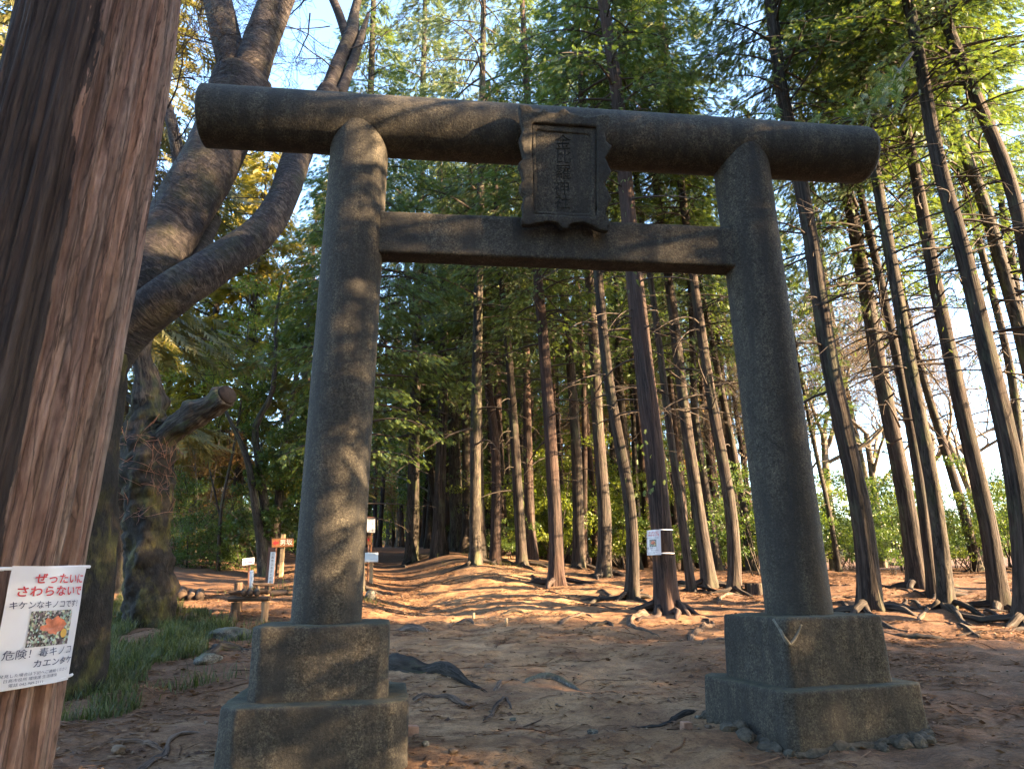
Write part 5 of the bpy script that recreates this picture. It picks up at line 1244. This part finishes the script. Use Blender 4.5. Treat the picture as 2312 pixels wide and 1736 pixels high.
# ================================================================== UNDERGROWTH, SHRUBS, BACK TREES
rs_ = np.random.default_rng(21)
def shrub_proto(name, seed, H, Wd, nleaf, size, leaf, label, group, loc, stems=6):
    r = np.random.default_rng(seed); root = empty(name, loc, label, 'shrub', group)
    nb_ = 26
    C_ = np.stack([r.normal(0, Wd * .33, nb_), r.normal(0, Wd * .33, nb_), H * r.uniform(.12, 1.0, nb_) ** 0.9], -1)
    Rr = np.stack([Wd * r.uniform(.08, .24, nb_)] * 2 + [H * r.uniform(.04, .11, nb_)], -1)
    mb = MB(); leaf_cloud(mb, C_, Rr, nleaf, size, r, 1)
    m2 = MB()
    for k in range(stems):
        a = r.uniform(0, 6.28); q = C_[r.integers(0, nb_)]
        P = smooth_path([[.1 * math.cos(a), .1 * math.sin(a), -.1], [q[0] * .4 + r.normal() * .1, q[1] * .4, q[2] * .5], q], 10)
        tube(m2, P, np.linspace(.03, .008, 10) * H / 4, 5, cap=False)
    m2.obj('stem', [B_DARK], root); mb.obj('crown', [B_TWIG, leaf], root, smooth=False)
    return root
UG = 'evergreen shrubs of the sunlit undergrowth'
UL = 'leafy evergreen shrub in the undergrowth between and behind the cypress trunks'
def gl(x, y): return (x, y, float(ground(x, y)))
SP = [shrub_proto('undergrowth_shrub', 50, 3.6, 2.6, 5200, .10, L_BRIGHT, UL, UG, gl(4.0, 27.5)),
      shrub_proto('undergrowth_shrub', 51, 3.2, 2.8, 5200, .095, L_BROAD, UL, UG, gl(8.5, 21.5)),
      shrub_proto('undergrowth_shrub', 52, 4.6, 2.6, 5600, .105, L_BRIGHT, UL, UG, gl(1.8, 31)),
      shrub_proto('undergrowth_shrub', 53, 2.0, 2.4, 3800, .09, L_BROAD, UL, UG, gl(6.8, 23.0))]
spots = []
for i in range(900):
    u = rs_.uniform(-0.02, 0.80); y = rs_.uniform(24, 40)
    if u > 0.32: y = rs_.uniform(17.5, 27)
    x = u * y
    if abs(x - path_x(y)) < (2.4 if y < 30 else 1.2): continue
    if x < path_x(y) and y < 19: continue
    if all((x - a) ** 2 + (y - b) ** 2 > 1.55 ** 2 for a, b in spots): spots.append((x, y))
    if len(spots) >= 175: break
for i, (x, y) in enumerate(spots):
    k = int(rs_.choice(4, p=[.32, .28, .2, .2] if x < .30 * y else [.10, .45, .05, .40])); sc = rs_.uniform(.65, 1.15) * (0.85 if x > 6 else 1.0)
    copy_tree(SP[k], gl(x, y), rs_.uniform(0, 6.28), sc)
# taller broadleaf trees glowing behind the stand
BG_ = 'sunlit broadleaf trees far behind the cypresses'; BL = 'sunlit yellow green broadleaf tree far behind the cypress stand'
def broad_proto(name, seed, H, Wd, nleaf, size, leaf, label, group, loc, cat='tree'):
    r = np.random.default_rng(seed); root = empty(name, loc, label, cat, group)
    nb_ = 22; C_ = np.stack([r.normal(0, Wd * .27, nb_), r.normal(0, Wd * .27, nb_), H * r.uniform(.28, .95, nb_)], -1)
    C_[:, :2] *= (1.25 - 0.6 * np.abs(C_[:, [2]] / H - .55))
    Rr = np.stack([Wd * r.uniform(.10, .22, nb_)] * 2 + [H * r.uniform(.05, .09, nb_)], -1)
    mb = MB(); leaf_cloud(mb, C_, Rr, nleaf, size, r, 1)
    for q in C_[::2]:
        P = smooth_path([[0, 0, q[2] * .35], [q[0] * .5, q[1] * .5, q[2] * .75], q], 8); tube(mb, P, np.linspace(.06, .012, 8), 5, 0, cap=False)
    m2 = MB(); P = smooth_path([[0, 0, -.2], [.15, .1, H * .4], [0, .1, H * .85]], 12); tube(m2, P, np.linspace(.16, .04, 12), 8, cap=False, rough=.1)
    m2.obj('trunk', [B_PALE], root); mb.obj('crown', [B_PALE, leaf], root, smooth=[0])
    return root
BP = [broad_proto('broadleaf_tree', 60, 9, 5.2, 8000, .17, L_BRIGHT, BL, BG_, gl(0.5, 36)), broad_proto('broadleaf_tree', 61, 11, 5.0, 8000, .18, L_DRY, BL, BG_, gl(5, 40)), broad_proto('broadleaf_tree', 62, 8, 5, 8000, .17, L_BROAD, BL, BG_, gl(-3.5, 38))]
sp_ = []
for i in range(600):
    y = rs_.uniform(33, 60); u = rs_.uniform(-0.62, 0.62); x = u * y
    if abs(x - path_x(y)) < 2.0 and y < 44: continue
    if u > 0.32 and (y < 45 or rs_.uniform() < .55): continue
    if all((x - a) ** 2 + (y - b) ** 2 > 3.0 ** 2 for a, b in sp_): sp_.append((x, y))
    if len(sp_) >= 64: break
for x, y in sp_:
    copy_tree(BP[int(rs_.choice(3, p=[.5, .22, .28]))], gl(x, y), rs_.uniform(0, 6.28), rs_.uniform(.7, 1.15) * (1.0 if x / y < .3 else .62))
# individually seen shrubs and trees on the left, read off the photo
# low leafy cover of the left slope
for i in range(70):
    x, y = rs_.uniform(-19, -5.2), rs_.uniform(19.5, 34)
    if abs(x - path_x(y)) < 2.2 or x < -.62 * y: continue
    copy_tree(SP[int(rs_.choice([1, 3, 3]))], gl(x, y), rs_.uniform(0, 6.28), rs_.uniform(.28, .62), 'low leafy shrub covering the shaded slope behind the signposts', 'low shrubs of the left slope')
def blob_tree(name, label, cat, basepx, Y, blobs, n, size, leaf, stems, bark=B_DARK, seed=1, thick=0.8):
    r = np.random.default_rng(seed); b = at_y(basepx[0], basepx[1], Y); b[2] = float(ground(b[0], b[1]))
    root = empty(name, b, label, cat); C_, Rr = [], []
    for x, y, rp in blobs:
        p = at_y(x, y, Y + r.normal() * .7); R_ = px_to_m(rp, p)
        for q in range(5):
            C_.append(p - b + r.normal(size=3) * R_ * .5); Rr.append([R_ * r.uniform(.3, .6), R_ * thick * r.uniform(.3, .6), R_ * r.uniform(.22, .45)])
    mb = MB(); leaf_cloud(mb, C_, Rr, n, size, r, 1)
    for k, (pts, w0, w1) in enumerate(stems):
        W3 = [at_y(x, y, Y + .25 * k - .3) - b for x, y in pts]; m = MB(); P = smooth_path(W3, 24)
        tube(m, P, np.linspace(px_to_m(w0, W3[0] + b) / 2, px_to_m(w1, W3[-1] + b) / 2, 24), 9, 0, rough=.1, seed=k); m.obj('trunk' if k == 0 else 'stem', [bark], root)
    for q in range(22):
        c0 = C_[r.integers(0, len(C_))]; twigs(mb, np.array(c0) * [.8, .8, .85], r.normal(size=3) + [0, 0, .8], .7, .014, 2, r, 0)
    mb.obj('crown', [bark, leaf], root, smooth=[0]); return root
blob_tree('evergreen_oak', 'dark multi stemmed evergreen tree directly behind the arrow signpost', 'tree', (602, 1318), 19.5,
          [(640,880,62),(655,985,62),(640,1080,62),(600,1160,50),(660,1170,55),(570,1090,40),(665,770,45),(540,1200,40),(650,1240,35),(690,1100,60),(700,930,60),(580,960,40)], 15000, .115, L_BROAD,
          [([(597,1320),(592,1240),(575,1130),(556,1030),(520,950),(508,925)], 30, 7), ([(606,1320),(602,1180),(585,1050),(578,960),(610,900),(622,800),(625,700),(640,620)], 26, 4), ([(610,1320),(628,1150),(640,1010),(662,900),(680,780),(700,720),(712,660)], 26, 6), ([(600,1250),(596,1100),(590,1000)], 16, 6)], seed=3)
blob_tree('understory_tree', 'thin leaved small evergreen tree left of the arrow signpost, its leaves speckled with light', 'tree', (490, 1290), 20.5,
          [(560,740,70),(510,800,65),(590,800,60),(540,860,65),(470,880,60),(600,700,50),(500,940,55),(560,930,50)], 10000, .085, L_BRIGHT, [([(492,1290),(500,1150),(530,1000),(548,880),(560,740),(565,660)], 9, 2), ([(500,1180),(470,1040),(455,940)], 5, 2)], seed=4)
blob_tree('undergrowth_bush', 'low dark bush behind the notice with the purple arrow', 'shrub', (500, 1310), 21.5, [(470,1190,60),(540,1170,55),(430,1230,50),(510,1250,60),(450,1290,45),(560,1270,50),(590,1220,35)], 9000, .075, L_BROAD, [([(480,1310),(470,1220),(450,1140)], 6, 2)], seed=5)
blob_tree('undergrowth_bush', 'dark bush at the foot of the dead tree beside the sawn logs', 'shrub', (420, 1320), 21.0, [(400,1280,40),(430,1200,50),(400,1130,50),(450,1110,50)], 5000, .075, L_BROAD, [([(420,1320),(425,1200)], 5, 2)], seed=6)
blob_tree('dry_thicket', 'brown dry leaved thicket glowing in sunlight left of the small evergreen', 'shrub', (440, 1290), 24.0, [(430,1130,60),(470,1060,60),(420,1020,50),(500,1120,50),(540,1010,45),(440,1210,50),(520,1230,45)], 8000, .10, L_DRY, [([(440,1290),(445,1100),(430,950)], 7, 2), ([(450,1290),(480,1100),(500,960)], 6, 2)], B_PALE, seed=7)
blob_tree('broadleaf_tree', 'bright yellow green tree far behind the dead tree', 'tree', (430, 1280), 30.0, [(430,800,75),(470,720,70),(410,900,70),(490,860,65),(450,640,60),(520,760,60),(380,720,60),(560,690,55)], 11000, .14, L_BRIGHT, [([(430,1280),(440,1000),(450,700)], 12, 4), ([(436,1000),(480,850),(520,720)], 7, 3)], B_PALE, seed=8)
blob_tree('broadleaf_tree', 'olive brown tree between the lower cherry limb and the left pillar', 'tree', (640, 1280), 33.0, [(620,600,60),(660,680,60),(690,560,50),(600,690,50),(650,800,60),(700,640,45),(560,610,45)], 8000, .13, L_DRY, [([(640,1280),(645,900),(650,600)], 12, 4), ([(643,900),(690,700),(700,560)], 7, 3)], B_PALE, seed=9)
def cone_tree(label, axpx, toppy, Y, mesh, mH, seed):
    b = at_y(axpx, 1300, Y); b[2] = float(ground(b[0], b[1])); t = at_y(axpx, toppy, Y); H = t[2] - b[2]
    root = empty('conifer', b, label, 'tree'); m = MB(); z = np.linspace(-.1, H * .97, 14); tube(m, np.stack([0 * z, 0 * z, z], -1), np.linspace(.22, .02, 14), 9, cap=False, lobes=flare_fn(.22, seed, seed)); m.obj('trunk', [B_HINOKI], root)
    o = obj_new('crown', mesh, root); o.scale = (H / mH * 1.0,) * 3; o.rotation_euler = (0, 0, seed)
cone_tree('golden lit conifer with its tip between the near cedar and the top beam', 425, 255, 27, C_GOLD, 16, 1)
cone_tree('golden green conifer below the left end of the top beam', 520, 345, 26, C_GOLD, 16, 2.2)
cone_tree('rusty brown conifer rising just left of the left pillar', 715, 345, 31, C_RUST, 16, 3)
cone_tree('rusty conifer far left with its top beside the near cedar trunk', 330, 420, 30, C_RUST, 16, 4)
cone_tree('yellowish conifer at the upper left border', 10, -700, 14, C_RUST, 16, 5)
cone_tree('golden conifer lower down at the left border behind the near cedar', -60, 120, 20, C_GOLD, 16, 6)
# pale bare trees in the light at the right
for k, (px, py, Y, H, lab) in enumerate([(1880, 1262, 24, 11, 'pale bare deciduous tree just right of the right pillar'), (1990, 1258, 27, 12, 'bare tan tree behind the slender sunlit cypress'), (2120, 1255, 25, 11, 'pale forked bare tree in the gap left of the sprig bearing cypress'), (2215, 1258, 28, 12, 'bare tree glowing between the two right border trunks'), (1800, 1262, 30, 12, 'bare tree seen in the narrow gap behind the right pillar'), (1740, 1262, 27, 9, 'small bare tree hidden partly behind the right pillar')]):
    b = at_y(px, py, Y); b[2] = float(ground(b[0], b[1])); r = np.random.default_rng(80 + k); root = empty('bare_tree', b, lab, 'tree'); m = MB(); tips = []
    P = smooth_path([[0, 0, -.2], [.1, 0, H * .2], [r.normal() * .3, .1, H * .42]], 10); tube(m, P, np.linspace(.17, .11, 10), 8, cap=False, rough=.1); m.obj('trunk', [B_PALE], root)
    m = MB()
    for q in range(5): twigs(m, P[5 + q], [r.normal() * .8, r.normal() * .5, .9], H * .23, .075, 5, r, 0, .75, .22, .006, tips)
    leaf_cloud(m, np.array(tips)[::6], np.full(len(tips[::6]), .35), 700, .09, r, 1)
    obj_new('crown', m.mesh('bare_crown', [B_PALE, L_DRY]), root)
# sprig on the smooth dark cypress and on the beam: a living bough that hangs in front of the right beam end
FPs, FDs, FSs = [], [], []
bo_ = MB(); rb = np.random.default_rng(9)
hang = [(1985, 205), (1930, 265), (1880, 292), (1820, 300), (1760, 288), (1700, 285)]
HB = 6.3; Pb = smooth_path([at_y(2060, 120, HB + 1.2), at_y(2010, 185, HB + .5)] + [at_y(x, y, HB - .25 + .05 * i) for i, (x, y) in enumerate(hang[1:])], 30)
b0 = Pb[0].copy()
for i in range(8, 30):
    for q in range(13):
        FPs.append(Pb[i] - b0 + rb.normal(size=3) * [.09, .09, .05] + [0, -.05, -.02]); FDs.append([-.7 + rb.normal() * .6, -.2 + rb.normal() * .4, -.5 + rb.normal() * .45]); FSs.append(.15 * rb.uniform(.6, 1.3))
tube(bo_, Pb - b0, np.linspace(.02, .005, 30), 5, 0, cap=False); add_fronds(bo_, FPs, FDs, FSs, rb, 1)
o = bo_.obj('cypress_bough', [B_TWIG, L_HINOKI], smooth=[0]); o.location = b0; tag(o, 'drooping cypress bough resting over the right end of the top beam', 'bough')
# far wood closing the view
fw = MB(); cs, rd = [], []
for i in range(260):
    u = rs_.uniform(-1.0, 1.0); y = rs_.uniform(66, 88); x = u * y; h = (11 if u < -.05 else 6.5 if u < .3 else 3.5) * rs_.uniform(.5, 1.1)
    z0 = float(ground(x, y))
    for q in range(3): cs.append((x + rs_.normal() * 1.5, y + rs_.normal(), z0 + h * (.1 + .35 * q))); rd.append((2.4, 2.0, h * .2 + .5))
leaf_cloud(fw, cs, rd, 90000, .42, rs_, 0)
o = fw.obj('far_wood', [L_BRIGHT], smooth=False); tag(o, 'distant sunlit wood closing the view behind everything', 'wood', kind='stuff')

# ================================================================== GRASS, LITTER
poly = [on_ground(*p)[:2] for p in ((120, 1640), (240, 1600), (330, 1540), (420, 1480), (500, 1440), (520, 1405), (400, 1375), (385, 1350), (250, 1345), (200, 1420))]
def in_poly(x, y, pg):
    c = np.zeros(len(x), bool); j = len(pg) - 1
    for i in range(len(pg)):
        xi, yi = pg[i]; xj, yj = pg[j]
        c ^= ((yi > y) != (yj > y)) & (x < (xj - xi) * (y - yi) / (yj - yi + 1e-12) + xi); j = i
    return c
pa = np.array(poly); n = 110000
x = rs_.uniform(pa[:, 0].min() - .3, pa[:, 0].max() + .3, n); y = rs_.uniform(pa[:, 1].min() - .3, pa[:, 1].max() + .3, n)
wx = x + .25 * fbm(x * 1.5, y * 1.5, 0, 61, 3); wy = y + .25 * fbm(x * 1.5, y * 1.5, 0, 62, 3)
k = in_poly(wx, wy, poly) & (fbm(x * 2.1, y * 2.1, 0, 63, 3) > -.35); x, y = x[k][:46000], y[k][:46000]
ex_ = []
for px, py, rad_, cnt in ((565, 1440, .25, 260), (470, 1545, .12, 70), (385, 1555, .14, 90), (580, 1425, .2, 120), (150, 1560, .3, 300), (830, 1345, .25, 120), (1090, 1265, .5, 200), (1150, 1285, .8, 300), (620, 1340, .5, 220)):
    c_ = on_ground(px, py); ex_.append(np.stack([c_[0] + rs_.normal(0, rad_, cnt), c_[1] + rs_.normal(0, rad_, cnt)], -1))
ex_ = np.concatenate(ex_); x = np.concatenate([x, ex_[:, 0]]); y = np.concatenate([y, ex_[:, 1]]); n = len(x)
z = ground(x, y); a = rs_.uniform(0, 6.28, n); L = rs_.uniform(.05, .24, n) * (1 + .5 * vnoise(x * 3, y * 3, 0, 3)); bend = rs_.uniform(.3, 1.2, n)
d = np.stack([np.cos(a), np.sin(a)], -1); sd = np.stack([-d[:, 1], d[:, 0]], -1); w = .0032 * rs_.uniform(.7, 1.6, n)
pts = []
for t, ww in ((0, 1), (.5, .9), (1, 0)):
    cx = x + d[:, 0] * L * bend * t ** 1.7 * .7; cy = y + d[:, 1] * L * bend * t ** 1.7 * .7; cz = z + L * (t - .42 * bend * t * t)
    pts.append(np.stack([cx - sd[:, 0] * w * ww, cy - sd[:, 1] * w * ww, cz], -1)); pts.append(np.stack([cx + sd[:, 0] * w * ww, cy + sd[:, 1] * w * ww, cz], -1))
V = np.stack(pts[:5], 1); q = np.arange(n)[:, None] * 5
F = np.concatenate([q + [0, 1, 3], q + [0, 3, 2], q + [2, 3, 4]])
m = MB(); m.add(V.reshape(-1, 3), F); o = m.obj('grass', [L_GRASS]); tag(o, 'short green bamboo grass growing left of the left plinth', 'grass', kind='stuff')
# grit and pebbles
n = 5200; x = rs_.uniform(-5, 9, n); y = 2.0 + 13 * rs_.uniform(size=n) ** 1.3; kp = fbm(x * 1.3, y * 1.3, 0, 91, 3) > -.25; x, y = x[kp], y[kp]; n = len(x)
r_ = .004 + .016 * rs_.uniform(size=n) ** 3; oc_ = np.array([[1, 0, 0], [-1, 0, 0], [0, 1, 0], [0, -1, 0], [0, 0, .7], [0, 0, -.7]]); of_ = np.array([[0, 2, 4], [2, 1, 4], [1, 3, 4], [3, 0, 4], [2, 0, 5], [1, 2, 5], [3, 1, 5], [0, 3, 5]])
V = np.stack([x, y, ground(x, y) + r_ * .3], -1)[:, None] + oc_[None] * r_[:, None, None] * rs_.uniform(.6, 1.4, (n, 6, 3))
m = MB(); m.add(V.reshape(-1, 3), (of_[None] + (np.arange(n) * 6)[:, None, None]).reshape(-1, 3)); o = m.obj('grit', [plain_mat('grit_stone', (0.16, 0.115, 0.08), 0.9, 0.5, 6, 0, kind='pos')]); tag(o, 'loose grit and small pebbles scattered over the bare soil', 'grit', kind='stuff')
# leaf and needle litter
LIT = leaf_mat('leaf_litter', [(0.03, 0.017, 0.011), (0.085, 0.045, 0.026), (0.16, 0.085, 0.045), (0.24, 0.15, 0.08)], 0.15, 0.8, tint=(1, .9, .6), clump=3)
n = 240000; x = rs_.uniform(-6.5, 13, n); y = 1.8 + 20 * rs_.uniform(size=n) ** 1.25
dens = .48 + .75 * sstep(1.8, 4.2, x) + .9 * sstep(-.8, -2.2, x) + .5 * sstep(4.9, 4.0, y); patch = fbm(x * 1.7, y * 2.6, 0, 71, 4)
keep = rs_.uniform(size=n) < dens * np.clip(.35 + patch * 1.1, 0.02, 1); x, y = x[keep], y[keep]; n = len(x)
z = ground(x, y) + .004; a = rs_.uniform(0, 6.28, n)
needle = rs_.uniform(size=n) < .62
L = np.where(needle, rs_.uniform(.05, .18, n), rs_.uniform(.025, .07, n)); w = np.where(needle, .0075, L * .5)
d = np.stack([np.cos(a), np.sin(a), rs_.normal(0, .12, n)], -1); sd = np.stack([-np.sin(a), np.cos(a), rs_.normal(0, .35, n)], -1); c_ = np.stack([x, y, z + .006], -1)
V = np.stack([c_ - d * L[:, None] / 2, c_ + sd * w[:, None] / 2 + [0, 0, .004], c_ + d * L[:, None] / 2, c_ - sd * w[:, None] / 2], 1)
m = MB(); m.add(V.reshape(-1, 3), quads_to_tris(np.arange(n * 4).reshape(n, 4)))
for k in range(900):                                   # thicker broken twigs
    x0, y0 = rs_.uniform(-5, 10), 2.2 + 13 * rs_.uniform() ** 1.3
    a0 = rs_.uniform(0, 6.28); L0 = rs_.uniform(.08, .42); t = np.linspace(-.5, .5, 5); bd = rs_.normal() * .25
    X = x0 + L0 * (t * math.cos(a0) - bd * t * t * math.sin(a0)); Y = y0 + L0 * (t * math.sin(a0) + bd * t * t * math.cos(a0))
    tube(m, np.stack([X, Y, ground(X, Y) + .004 + .01 * rs_.uniform()], -1), rs_.uniform(.002, .006), 3, cap=False)
o = m.obj('leaf_litter', [LIT], smooth=False); tag(o, 'fallen needles, twigs and brown leaves strewn over the soil', 'leaf litter', kind='stuff')
